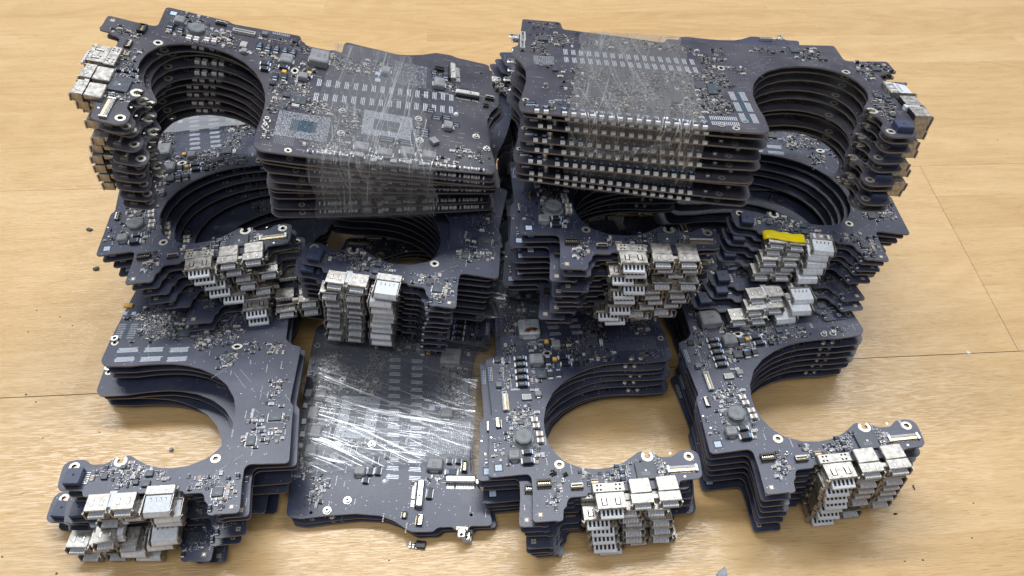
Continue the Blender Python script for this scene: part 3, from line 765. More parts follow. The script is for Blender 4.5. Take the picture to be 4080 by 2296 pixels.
    clusters = [(-16, 24.5, 5, 5.5, .8), (-12, 30, 4, 4, .5), (-21, 15, 2.5, 5, .5), (-9.6, 7.5, 2.2, 4.5, .7), (28, -6, 5, 5, .8), (22, -8.5, 3, 3, .6), (47.5, -5, 2.6, 5.5, .8), (-3, -14.5, 2.5, 5.5, .55), (-4.5, -18.5, 3, 3, .4),
                (-6.5, 51, 2.3, 8, .4), (-22, 53, 3, 10, .35), (-18.5, 34, 2.6, 5, .4), (-18, 70, 4, 4, .5), (-1.5, 70.5, 2.5, 2.5, .4), (14, 66, 7, 5, .6), (20, 60, 5, 3, .5), (33, 64, 8, 4.5, .5), (55, 62.5, 6, 2.5, .5),
                (30, 98, 12, 6, .55), (14, 72, 8, 4.5, .55), (-10, 92, 9, 10, .5), (-14, 104, 8, 7, .5), (50, 100, 8, 6, .5), (59, 94, 5, 9, .55), (45.2, 162.5, 3.5, 4.5, .6), (45.6, 154.8, 4, 3, .6), (55, 148, 3, 5, .5),
                (20, 128, 2, 20, .4), (10, 138, 3, 10, .3), (47.8, 122, 2, 14, .6), (36, 101.5, 10, 2, .6), (33, 133, 9, 2.2, .7), (-12, 150, 8, 3, .5), (-1, 145, 3, 8, .4), (55, 84, 6, 8, .7), (30, 86, 5, 10, .6), (26, 77, 12, 8, .5), (-5, 74, 4, 5, .7), (0, 58, 4, 3, .4), (-14, 84, 7, 6, .6), (-16, 113, 8, 4, .6), (56, 112, 5, 10, .5), (15, 112, 4, 20, .5), (40, 90, 10, 4, .5), (-8.5, 20, 2.2, 8, .6), (-19, 29, 4, 4, .55), (-27, 8, 3, 6, .25), (35, -2, 4, 2.5, .5), (60.5, -2.5, 4, 2, .4), (51, -7.5, 3, 3, .7), (11, -7, 3, 3, .3), (60, 158, 0.1, .1, 0)]
    K.clusters = clusters
    return K

def mb_print(K):
    mb = K.new(); mb.quad(-29.0, 55.5, .04, 2.6, 10.5, 'black_plastic')
    for i, t in enumerate(('820-0', 'REV 10', '2.3 HM')):
        for j in range(9): mb.quad(-29.8 + i * .8, 51.2 + j * 1.05, .07, .38, .75, 'print_white' if i else 'print_blue')
    for j in range(12): mb.quad(53 + (j % 6) * 1.1, -4.2 + (j // 6) * .0, .04, .5, .35, 'pad_dim')
    return mb

def build_face_Q(kind, extra):
    K = Kit(-1, kind); rng = random.Random(23)
    K.parts.append(('substrate', board_mesh(kind, -1), True, [], None))
    mounting_ring(K, 0, 0); mounting_ring(K, 62, 0); mounting_ring(K, 1.9, 67.2, 1.0, 1.9, 1.45); mounting_ring(K, 65.0, 73.6, .9, 1.8)
    mb = K.new(); mb.ring(42.3, 1.6, 0, 1.5, 2.9, .07, 'ring_metal', 18, math.radians(130), math.radians(410)); K.add('mounting_ring', mb, (42.3, 1.6), 3, True)
    # power socket: blue block with a tiny window
    mb = K.new(); mb.bevbox(59.4, -6.4, -.9, 7.0, 8.0, 3.9, 'blue_plastic', .04, .3); mb.box(59.4, -6.0, 3.0, .9, .9, .04, 'hole_dark')
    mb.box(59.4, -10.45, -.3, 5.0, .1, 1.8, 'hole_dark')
    for i in range(6): mb.box(54.6, -9 + i * 1.05, 0, 2.0, .35, .35, 'silver')
    K.add('power_socket', mb, (59, -6.4), 5.5, True)
    chip(K, -4.3, -17.4, 5.0, 4.6, .9, legs=8, lite=True); chip(K, 27.6, -6.1, 3.4, 3.0); chip(K, 27.8, -11.2, 3.6, 3.0); chip(K, 46.9, -6.4, 2.8, 2.6); chip(K, 32.4, -10.1, 2.4, 2.4); chip(K, 39.9, -2.0, 2.2, 2.0)
    tantalum(K, -7.8, -11.2, 2.4, 1.7, 1.2, 1.57, lite=True); tantalum(K, -11.8, -9.9, 2.6, 1.7, 1.2, 1.57, lite=True)
    tantalum(K, -2.4, -25.0, 3.0, 1.6, 1.3, 1.57, lite=True)
    # sockets
    for (cx) in (45.3, 34.3):
        port_small(K, cx, -25.0, w=9.4, depth=9.0, z=-2.3, h=4.7)
    mb = K.new(); mb.box(39.8, -18.6, -.6, 3.0, 7.6, 2.7, 'white_plastic'); mb.box(39.8, -22.6, -1.9, 3.8, 2.0, 2.6, 'white_plastic', top=.8); K.add('spacer', mb, (39.8, -19), 0, True)
    mb = K.new(); w = 12.6; cx = 20.0
    mb.bevbox(cx, -15.6, -.6, w, 4.6, 3.0, 'nickel', 0, .3)
    mb.box(cx, -15.6, 2.4, 1.7, 1.5, .06, 'white_plastic')
    for sg in (-1, 1): mb.box(cx + sg * 3.9, -15.6, 2.4, 1.3, 3.0, .06, 'white_plastic'); mb.box(cx + sg * (w / 2 + .3), -14.2, -.4, .6, 1.4, 1.2, 'nickel')
    for sg in (-1, 1):
        mb.box(cx + sg * (w / 2 - .2), -22, -2.4, .35, 8.4, 4.5, 'nickel'); mb.box(cx + sg * (w / 2 + .2), -26.0, -2.4, .3, 1.8, 3.9, 'nickel', -.4 * sg)
    mb.box(cx, -17.8, -2.4, w - .4, .3, 4.2, 'nickel')
    mb.box(cx, -26.2, -2.4, w * .9, .8, .3, 'nickel')
    sub = K.new(); k = sub.m('white_plastic')
    b = len(sub.v)
    for x in (cx - w * .43, cx + w * .43):
        for (y, z) in ((-26.6, -2.2), (-26.6, -1.0), (-25.6, .9), (-18.2, 2.0), (-18.2, -2.2)): sub.vert(x, y, z)
    for q in ((1, 0, 5, 6), (2, 1, 6, 7), (3, 2, 7, 8)): sub.face([b + i for i in q][::-1], k)
    sub.face([b + i for i in (0, 1, 2, 3, 4)][::-1], k); sub.face([b + i for i in (5, 6, 7, 8, 9)], k)
    for i in range(4):
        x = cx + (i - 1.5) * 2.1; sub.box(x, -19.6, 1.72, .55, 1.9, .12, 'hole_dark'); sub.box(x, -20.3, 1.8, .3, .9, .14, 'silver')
    K.add('wide_port', mb, (cx, -20), 0, True, [('contact_tongue', sub)])
    q = K.new(); q.quad(-11.4, -24.8, .03, 2.0, 2.0, 'ceramic_tan'); q.cyl(-11.4, -24.8, 0, .55, .08, 'silver', 12); K.add('solder_dot', q, (-11.4, -24.8), 1, True)
    # bridge
    chip(K, -23.8, 21.2, 6.2, 4.8, .9, legs=12); chip(K, -14.5, 8.2, 4.2, 5.0, .9, legs=9)
    mb = K.new(); mb.bevbox(-23.0, 11.7, 0, 2.4, 2.0, .8, 'white_plastic', 0, .15); mb.box(-23, 11.7, .8, .5, 1.4, .05, 'hole_dark'); K.add('sensor', mb, (-23, 11.7), 1.6)
    mb = K.new(); mb.cyl(-14.6, 15.4, 0, 1.2, .9, 'burnt' if False else 'chip_body', 14, r2=1.0); K.add('plug_or_hole', mb, (-14.6, 15.4), 1.4)
    chip(K, 4.6, 58.6, 3.6, 3.6, .7, .785, legs=7)
    mb = K.new(); mb.cyl(46.9, 72.9, 0, .9, .5, 'hole_dark', 12, r2=.7); K.add('plug_or_hole', mb, (46.9, 72.9), 1)  # blackness of a hole put in as a dark raised disc
    mb = K.new()
    if kind != 'c':
        for (x, y) in ((57.0, 68.2), (44.0, 67.7), (31.0, 66.8), (57.0, 62.1), (44.0, 61.5), (30.8, 60.6)): bar_block(mb, x, y, 10.6, 3.2, 5, 'pad_tin', 'x', rng)
        for (x, y) in ((64.5, 81.6), (58.2, 81.3)): bar_block(mb, x, y, 3.8, 11, 7, 'pad_dim', 'x')
        for (x, y) in ((57, 65.1), (44, 64.6), (31, 63.8)): mb.quad(x, y, .02, 10, 2.4, 'liquid_blue')
        mb.quad(61.4, 81.5, .02, 2.2, 10, 'liquid_blue')
        K.rects = [(24, 63, 58, 71), (55, 67, 75, 88)]
    else:
        for (y, x) in ((64.8, 33), (64.8, 44), (64.8, 55)):
            for dy in (-2.7, 2.7): bar_block(mb, x, 65.4 + dy, 9.0, 2.9, 5, 'pad_tin', 'x')
            mb.quad(x, 65.4, .02, 8.6, 2.0, 'liquid_blue')
        for i in range(17):
            t = i / 16
            for xo in (0, 11.6):
                if i % 17 == 20: continue
                bar_block(mb, -9.7 + 5.8 * t + xo * .82, 148.5 - 67 * t, 7.0, 2.4, 3, 'pad_tin', 'x', rng)
        for yy in (72, 76.5): bar_block(mb, 57.5 + (76.5 - yy) * .1, yy + 2, 8.6 * .3, .1, 1, 'pad_dim') if False else None
        for j in range(2):
            for i in range(14): mb.quad(56 + j * 5 , 71.5 + i * .95 , .03, 3.4, .45, 'pad_tin')
        K.rects = [(26, 61, 60, 71), (-14, 9, 78, 151), (53, 64, 70, 86)]
    K.add('memory_pads', mb)
    for (x, y, w, l) in ((30.4, 77.6, 5.8, 4.8),): chip(K, x, y, w, l, 1.0, legs=9, lite=False)
    if kind == 'b':
        for (x, y) in ((67.0, 94.6), (62.1, 94.3)):
            mb = K.new(); mb.quad(x - 1.2, y, .06, 2.2, 2.2, 'label_white'); K.add('label', mb, (x - 1.2, y), 1.6, True)
        mb = K.new(); mb.bevbox(65.0, 99.8, 0, 4.8, 3.0, 1.2, 'yellow_cap', .03, .3); K.add('capacitor', mb, (65, 99.8), 2.4, label='flat amber tantalum block at the board edge')
        chip(K, 63.2, 90.6, 2.6, 2.2, .9, mat='black_plastic')
    for (x, y) in ((65.3, 81.2),) if False else (): pass
    if kind == 'c':
        # row of capacitors along the front edge, all silver ends
        for i in range(19):
            t = i / 18; x = 56.6 + (65.6 - 56.6) * t; y = 165.5 - 77 * t
            if abs(i - 2) < .5: continue
            mb = K.new(); mb.bevbox(x - 1.6, y, 0, 3.6, 2.5, 1.5, 'black_plastic', 0, .2); mb.box(x + .9, y, 0, 1.5, 2.2, 1.35, 'tin_matte'); mb.box(x - 3.9, y, 0, .9, 2.2, 1.0, 'tin_matte')
            mb.quad(x - 2.2, y, 1.53, 1.0, 1.4, 'print_blue'); mb.quad(x - 5.2, y, .06, .6, 1.8, 'print_blue'); K.add('capacitor', mb, (x, y), 2, True)
        standoff(K, 53.4, 158.6, 2.3, 3.4, True); standoff(K, 32.8, 160.7, 1.5, 2.2)
        mounting_ring(K, 45.7, 170.6, .8, 1.6)
        tantalum(K, 50.4, 168.4, 3.2, 5.6, 1.5, 0, lite=True)
        chip(K, 26.2, 76.3, 6.4, 6.4, 1.1, legs=12); chip(K, -24.1, 160, 5, 5.6, 1.0, legs=8)
        connector(K, -22.5, 171.2, 12, 3.0, 2.2, 16, 0, 'ceramic_grey', 'silver', lite=True)
        pad_field(K, -3, 6.5, 155.5, 166, .9, .9, .3, .7, 'pad_tin')
        for (x, y) in ((58.6, 68.0), (63, 80)): standoff(K, x, y, 1.7, .8, True)
        for (x, y) in ((13, 155), (20, 96), (36, 90), (26, 84)): chip(K, x, y, 3.4, 2.8, .8)
        for (x, y, w) in ((-29, 75, 5), (-27.6, 61, 5)): pass
    for (x, y) in ((38, 147), (30, 142), (42, 98)): chip(K, x, y, 3.0, 3.0, .8)
    if kind == 'b':
        mb = K.new(); mb.ring(65.5, 76.0, 0, .9, 1.9, 1.2, 'silver', 16, depth=.2); K.add('standoff', mb, (65.5, 75.5), 2, True)
    mb = K.new()
    for i, (x0, y0, x1, y1) in enumerate(((-13.3, 14.5, -19, 7.6), (-2, 52, -9, 43.5), (0.5, 50, -7, 39.5), (-26.8, 34, -30, 30), (-13, 27, -16, 24), (11, 47, 3.5, 54), (-15, 41, -15, 32), (-22, 43, -29, 42), (-9.5, 39, -12, 37), (-3, -6, -12, 1.2), (-1, -8, -8, -2))):
        d = math.hypot(x1 - x0, y1 - y0); mb.box((x0 + x1) / 2, (y0 + y1) / 2, 0, d, .22, .05, 'pad_dim', math.atan2(y1 - y0, x1 - x0))
    K.add('trace', mb)
    mb = K.new(); mb.bevbox(-26.2, 176.4, .05, 4.2, 4.6, .9, 'silver', 0, .5); mb.cyl(-26.2, 177.2, .95, .8, .05, 'hole_dark', 12); mb.box(-26.2, 174, -.9, 5.2, 1.6, 1.2, 'ring_metal'); K.add('bracket', mb, (-26.2, 176), 3, True)
    connector(K, -13, 171.5, 10, 2.6, 2.0, 14, 0, 'ceramic_grey', 'silver', lite=True)
    cl = [(34.9, -3.8, 7, 3.6, .8), (47, -3.7, 5, 3.6, .8), (5, -12.3, 4.5, 3.5, .65), (-6, -22.5, 4, 3.0, .5), (-9.5, -16.5, 2.6, 5, .5), (22.6, -6.3, 4, 3, .5), (-2.5, -11.5, 3.2, 3.5, .6), (36, -9, 6, 3, .8), (-17.6, 65.6, 4.2, 3.4, .8), (-7, 66, 3, 3.4, .45), (21, 69.4, 3.6, 3.8, .8), (4.6, 58.6, 4.6, 4.6, .95),
          (-21.9, 37.5, 3.2, 8, .4), (-14.2, 19.8, 2.8, 2.2, .5), (-23, 11.7, 5, 3.6, .85), (-14.5, 10.2, 3.4, 4.2, .55), (46.3, 81.3, 9.5, 8, .95), (33, 80, 6, 7, .8), (13.5, 74, 12, 7, .6), (10, 81, 8, 5, .5), (-27, 20, 2.5, 3, .4), (62, 90, 5, 5, .4), (50, 92, 10, 6, .6), (30, 90, 9, 6, .6)]
    if kind == 'c':
        cl += [(33.8, 117, 11, 16, .8), (45, 78, 9, 8, .95), (48, 93, 5, 6, .7), (46, 128, 7, 12, .6), (44, 145, 6, 8, .5), (2, 160, 9, 6, .9), (-14, 163, 8, 6, .8), (-24, 150, 8, 8, .7), (-43, 158, 5, 7, .6), (-22, 119, 8, 22, .75), (-28, 105, 4, 10, .6), (13, 120, 6, 30, .4), (-18, 85, 8, 10, .5), (50.5, 118, 3, 26, .6),
               (-23.5, 13.7, 4, 6, .7), (14, 88, 6, 8, .6), (-6, 73, 8, 4, .6), (20, 105, 6, 10, .5), (24, 140, 8, 10, .5), (-24, 160, 7, 7, .8)]
    else:
        cl += [(30, 110, 20, 14, .7), (0, 100, 16, 16, .5), (30, 140, 18, 14, .5)]
    K.clusters = cl
    return K

def small_parts(K, lite):
    """the hundreds of tiny chip capacitors and resistors, scattered in the clusters where they sit"""
    mb = K.new(); rng = random.Random(3 if lite else 7); taken = set(); rects = getattr(K, 'rects', [])
    poly = K.out
    for (cx, cy, rx, ry, dens) in K.clusters:
        x = cx - rx
        while x < cx + rx:
            y = cy - ry
            while y < cy + ry:
                px, py = x + rng.uniform(-.12, .12), y + rng.uniform(-.12, .12)
                y += .92
                if ((px - cx) / rx) ** 2 + ((py - cy) / ry) ** 2 > 1.1 * rng.uniform(.6, 1): continue
                if rng.random() > dens * .98: continue
                key = (round(px / .88), round(py / .88))
                if key in taken: continue
                if any(math.hypot(px - a, py - b) < r for a, b, r in K.used): continue
                if any(r[0] < px < r[1] and r[2] < py < r[3] for r in rects): continue
                if not inside((px, py), poly): continue
                dn = min(seg_dist((px, py), poly[i - 1], poly[i]) for i in range(len(poly)))
                if dn < .8 or (lite and dn > 13): continue
                taken.add(key)
                t = rng.random(); rot = 0 if rng.random() < .5 else math.pi / 2
                if t < .62:
                    w = rng.choice((.6, .75, .95)); l = w * .52; c, s = math.cos(rot), math.sin(rot)
                    mb.box(px, py, 0, w * .4, l * .92, .34, rng.choice(('ceramic_tan', 'black_plastic', 'ceramic_grey')), rot)
                    for sg in (-1, 1): mb.box(px + sg * c * w * .35, py + sg * s * w * .35, 0, w * .3, l, .38, 'solder', rot)
                elif t < .84: mb.box(px, py, 0, .42, .42, .16, 'solder', rot, .7)
                elif t < .93: mb.box(px, py, 0, 1.15, .8, .5, 'black_plastic', rot)
                else: mb.box(px, py, 0, 1.2, .75, .6, 'nickel', rot)
            x += .92
    if not lite:
        n = 150; tries = 0
        while n and tries < 5000:
            tries += 1
            cx, cy, rx, ry, dens = rng.choice(K.clusters)
            px, py = cx + rng.uniform(-1.3, 1.3) * rx, cy + rng.uniform(-1.3, 1.3) * ry
            if not inside((px, py), poly) or any(math.hypot(px - a, py - b) < r + .9 for a, b, r in K.used) or any(q[0] - 1 < px < q[1] + 1 and q[2] - 1 < py < q[3] + 1 for q in rects): continue
            if min(seg_dist((px, py), poly[i - 1], poly[i]) for i in range(len(poly))) < 2: continue
            n -= 1; w, l = rng.uniform(1.3, 2.6), rng.uniform(1.0, 1.8); rot = rng.choice((0, math.pi / 2)); c, s = math.cos(rot), math.sin(rot)
            K.used.append((px, py, max(w, l) * .55)); t = rng.random()
            mb.box(px, py, .05, w * .8, l, rng.uniform(.5, .9), 'black_plastic' if t < .45 else ('chip_body' if t < .6 else ('ceramic_tan' if t < .8 else 'ceramic_grey')), rot)
            for sg in (-1, 1): mb.box(px + sg * c * w * .45, py + sg * s * w * .45, 0, w * .2, l * .9, .5, 'tin_matte' if t > .6 else 'solder', rot)
        for q in range(26):
            cx, cy, rx, ry, dens = rng.choice(K.clusters); px, py = cx + rng.uniform(-1.2, 1.2) * rx, cy + rng.uniform(-1.2, 1.2) * ry
            k = rng.randint(4, 9); al = rng.random() < .5
            for i in range(k):
                x_, y_ = (px + i * .62, py) if al else (px, py + i * .62)
                if inside((x_, y_), poly): mb.quad(x_, y_, .035, .3 if al else 1.1, 1.1 if al else .3, 'pad_tin')
    # rows of solder joints and lone vias
    n = 90 if lite else 420; tries = 0
    while n and tries < 6000:
        tries += 1
        px, py = rng.uniform(-40, 68), rng.uniform(-27, 174)
        if not inside((px, py), poly): continue
        dn = min(seg_dist((px, py), poly[i - 1], poly[i]) for i in range(len(poly)))
        if dn < 1.2 or (lite and dn > 12): continue
        if any(math.hypot(px - a, py - b) < r for a, b, r in K.used): continue
        n -= 1
        if rng.random() < .82: mb.quad(px, py, .03, .34, .34, 'pad_tin', .78)
        else:
            k = rng.randint(4, 7)
            for i in range(k): mb.box(px, py + i * .75, 0, .45, .3, .14, 'solder')
    return mb.mesh('small_components')

def finish_kit(K):
    K.parts.append(('small_components', small_parts(K, False), 'full', [], None))
    K.parts.append(('small_components', small_parts(K, True), 'lite', [], None))
    return K

KITS = {
    'Pa': finish_kit(build_face_P('a', dict(gpu=True))),
    'Pb': finish_kit(build_face_P('b', {})),
    'Pc': finish_kit(build_face_P('b', dict(copper=True, burn=True))),
    'Qb': finish_kit(build_face_Q('b', {})),
    'Qc': finish_kit(build_face_Q('c', {})),
}

POSES = {"L1": [[-132.743, -145.821, 6.344, 33.278, -0.006, -0.022], [-130.513, -144.845, 7.158, 28.399, -0.005, -0.018], [-131.012, -144.263, 7.443, 23.519, -0.004, -0.015], [-133.965, -149.764, 9.816, 18.639, -0.003, -0.011], [-136.059, -150.857, 7.421, 13.759, -0.002, -0.007], [-145.538, -155.618, 0.361, 8.88, -0.001, -0.004], [-141.939, -154.181, 2.874, 4.0, 0.0, 0.0]], "L2": [[-40.528, 11.462, 178.361, 14.372, -0.006, -0.04], [-41.42, 11.519, 179.326, 11.686, -0.003, -0.04], [-43.101, 11.447, 180.115, 9.0, 0.0, -0.04]], "L3": [[25.188, -139.047, 6.136, 27.305, 0.005, -0.014], [20.062, -140.309, 4.272, 23.833, 0.004, -0.012], [20.598, -140.892, 4.726, 20.36, 0.003, -0.01], [22.945, -141.445, 3.774, 16.888, 0.003, -0.008], [22.792, -145.218, 6.151, 13.416, 0.002, -0.006], [23.713, -145.744, 4.691, 9.944, 0.001, -0.004], [25.192, -145.001, 5.662, 6.472, 0.001, -0.002], [26.67, -144.259, 6.633, 3.0, 0.0, 0.0]], "L4": [[127.806, -126.943, 6.678, 37.141, 0.065, -0.053], [127.631, -127.496, 5.653, 31.618, 0.055, -0.045], [128.556, -127.401, 6.188, 26.094, 0.044, -0.036], [129.874, -127.129, 6.414, 20.571, 0.033, -0.027], [130.956, -126.372, 6.431, 15.047, 0.022, -0.018], [130.472, -126.885, 6.893, 9.524, 0.011, -0.009], [130.27, -127.989, 8.167, 4.0, 0.0, 0.0]], "M1": [[-185.722, -35.851, 11.557, 63.341, 0.028, 0.026], [-184.41, -35.228, 12.077, 58.451, 0.023, 0.022], [-180.855, -34.621, 11.695, 53.561, 0.018, 0.017], [-179.19, -35.772, 12.515, 48.67, 0.014, 0.013], [-172.382, -34.932, 11.653, 43.78, 0.009, 0.009], [-160.196, -41.266, 11.76, 38.89, 0.005, 0.004], [-160.168, -41.555, 11.559, 34.0, 0.0, 0.0]], "M2": [[-40.001, -50.414, -4.009, 69.141, -0.068, 0.012], [-44.161, -49.355, -0.167, 63.499, -0.059, 0.011], [-43.988, -48.107, -0.876, 57.856, -0.051, 0.009], [-43.815, -46.86, -1.584, 52.213, -0.042, 0.008], [-45.138, -45.088, -2.086, 46.571, -0.034, 0.006], [-46.461, -43.317, -2.588, 40.928, -0.025, 0.005], [-47.099, -43.036, -2.708, 35.285, -0.017, 0.003], [-47.737, -42.756, -2.828, 29.643, -0.008, 0.002], [-48.375, -42.476, -2.948, 24.0, 0.0, 0.0]], "M3": [[35.863, -42.568, 3.267, 88.998, -0.038, 0.0], [36.977, -42.684, 4.649, 84.554, -0.034, 0.0], [31.285, -42.256, 3.912, 80.11, -0.03, 0.0], [37.329, -44.206, 3.37, 75.666, -0.026, 0.0], [32.737, -43.665, 4.154, 71.221, -0.021, 0.0], [34.086, -43.348, 3.282, 66.777, -0.017, 0.0], [35.705, -42.381, 3.62, 62.333, -0.013, 0.0], [32.714, -42.517, 3.85, 57.889, -0.009, 0.0], [28.032, -42.505, 2.484, 53.444, -0.004, 0.0], [31.375, -41.566, 3.504, 49.0, 0.0, 0.0]], "M4": [[188.346, -1.108, -2.341, 63.547, -0.043, 0.016], [185.976, -1.757, -1.009, 60.353, -0.038, 0.014], [183.732, -3.608, 1.463, 57.16, -0.032, 0.012], [181.802, -3.668, 3.201, 53.967, -0.027, 0.01], [179.041, -6.781, 3.736, 50.773, -0.022, 0.008], [191.109, 64.608, 2.929, 47.6, -0.016, 0.006], [173.966, -15.673, 7.853, 44.387, -0.011, 0.004], [172.281, -20.635, 8.915, 41.193, -0.005, 0.002], [163.545, -24.579, 9.016, 38.0, 0.0, 0.0]], "T1": [[-182.785, 23.164, -86.385, 145.987, -0.052, -0.226], [-182.03, 25.295, -87.614, 141.211, -0.061, -0.216], [-181.155, 30.013, -89.16, 136.434, -0.069, -0.206], [-182.819, 24.715, -86.121, 131.658, -0.078, -0.196], [-183.174, 21.612, -83.822, 126.882, -0.087, -0.186], [-185.703, 22.123, -83.853, 122.105, -0.095, -0.176], [-189.646, 21.424, -81.192, 117.329, -0.104, -0.165], [-190.736, 21.387, -80.636, 112.553, -0.113, -0.155], [-189.725, 21.373, -81.833, 107.776, -0.121, -0.145], [-188.714, 21.36, -83.031, 103.0, -0.13, -0.135]], "T2": [[172.627, 38.273, 91.358, 134.903, -0.083, 0.021], [174.088, 40.353, 91.491, 130.247, -0.079, 0.022], [174.458, 40.73, 91.674, 125.591, -0.075, 0.023], [172.183, 38.78, 91.961, 120.936, -0.072, 0.024], [172.644, 38.319, 92.332, 116.28, -0.068, 0.025], [170.3, 33.788, 91.844, 111.624, -0.064, 0.026], [172.805, 35.616, 90.617, 106.968, -0.061, 0.027], [172.774, 31.478, 90.327, 102.312, -0.057, 0.028], [172.714, 32.138, 90.329, 97.656, -0.054, 0.029], [173.159, 39.426, 90.914, 93.0, -0.05, 0.03]]}

def pose_matrix(p):
    x, y, th, z, sx, sy = p; t = math.radians(th)
    ex = Vector((math.cos(t), math.sin(t), sx)).normalized()
    ey = Vector((-math.sin(t), math.cos(t), sy)); n = ex.cross(ey).normalized(); ey = n.cross(ex)
    m = Matrix((ex, ey, n)).transposed().to_4x4(); m.translation = Vector((x, y, z)) * MM
    return m

ORD = ['topmost', 'second', 'third', 'fourth', 'fifth', 'sixth', 'seventh', 'eighth', 'ninth', 'tenth', 'eleventh']
def place_board(kit, pose, label, group, lite, bare=False):
    K = KITS[kit]
    root = bpy.data.objects.new('circuit_board', None); COL.objects.link(root)
    root.empty_display_size = .005
    jr = random.Random(label)
    if lite:
        pose = list(pose); pose[3] += jr.uniform(-.45, .45); pose[4] += jr.uniform(-.006, .006); pose[5] += jr.uniform(-.005, .005)
    root.matrix_world = pose_matrix(pose)
    root['label'] = label; root['category'] = 'circuit board'; root['group'] = group
    for (name, me, flag, subs, lab) in K.parts:
        if flag == 'full':
            if lite: continue
        elif flag == 'lite':
            if not lite: continue
        elif lite and not flag: continue
        if lite and name in ('display_port', 'port_cover', 'wide_port', 'spacer', 'ground_strap', 'power_socket') and (jr.random() < .06 or bare): continue
        o = bpy.data.objects.new(name, me); COL.objects.link(o); o.parent = root
        if lite and name in ('display_port', 'port_cover', 'wide_port', 'spacer'):
            a = jr.uniform(-.035, .035); cx = sum(v.co.x for v in me.vertices) / len(me.vertices); cy = sum(v.co.y for v in me.vertices) / len(me.vertices)
            c = Vector((cx, cy, 0)); M = Matrix.Rotation(a, 4, 'Z') @ Matrix.Rotation(jr.uniform(-.03, .03), 4, 'X')
            o.matrix_local = Matrix.Translation(c + Vector((jr.uniform(-.5, .5), jr.uniform(-.7, .7), 0)) * MM) @ M @ Matrix.Translation(-c)
        if name == 'small_components': o['kind'] = 'stuff'
        if lab and not lite: o['label'] = lab
        for (sn, sm) in subs:
            q = bpy.data.objects.new(sn, sm); COL.objects.link(q); q.parent = o
    return root

STACKS = {
    # stack: (kit of top board, kit of the rest, phrase for the stack, what marks the top board)
    'L1': ('Qb', 'Qb', 'front left stack', 'bare bridge on the right'),
    'L2': ('Pb', 'Pb', 'shiny film-wrapped front stack', 'metal bracket at its end'),
    'L3': ('Pc', 'Pb', 'front stack right of the shiny film', 'copper coil showing'),
    'L4': ('Pb', 'Pb', 'front right stack', 'round coil and square port covers'),
    'M1': ('Pb', 'Pb', 'left middle stack above the front left one', ''),
    'M2': ('Qb', 'Qb', 'middle stack with ports hanging over shiny film', ''),
    'M3': ('Pb', 'Pb', 'middle stack right of the centre gap', 'round coil at left'),
    'M4': ('Qb', 'Qb', 'right middle stack under the yellow tape', ''),
    'T1': ('Pa', 'Pa', 'upper left pile with ports pointing left', ''),
    'T2': ('Qc', 'Qc', 'upper right pile with ports pointing right', ''),
}
for st, (k0, k1, phrase, ext) in STACKS.items():
    for i, p in enumerate(POSES[st]):
        if i == 0: lab = 'topmost circuit board of the %s%s' % (phrase, (', ' + ext) if ext else '')
        elif i == len(POSES[st]) - 1: lab = 'lowest circuit board of the %s' % phrase
        else: lab = '%s circuit board from top of the %s' % (ORD[i], phrase)
        place_board(k0 if i == 0 else k1, p, lab, 'circuit boards in the %s' % phrase, i > 0, bare=(st == 'M4' and i == 5))

for i, z in enumerate((17.5, 12.5, 7.5)):  # boards added low down so the gap shows dark instead of floor
    place_board('Pb', [18 + i, 60 - i, 1.5 * i, z, 0, 0], '%s circuit board of the low pile deep in the dark centre gap' % ('topmost', 'middle', 'lowest')[i], 'circuit boards added low to darken the centre gap', True)

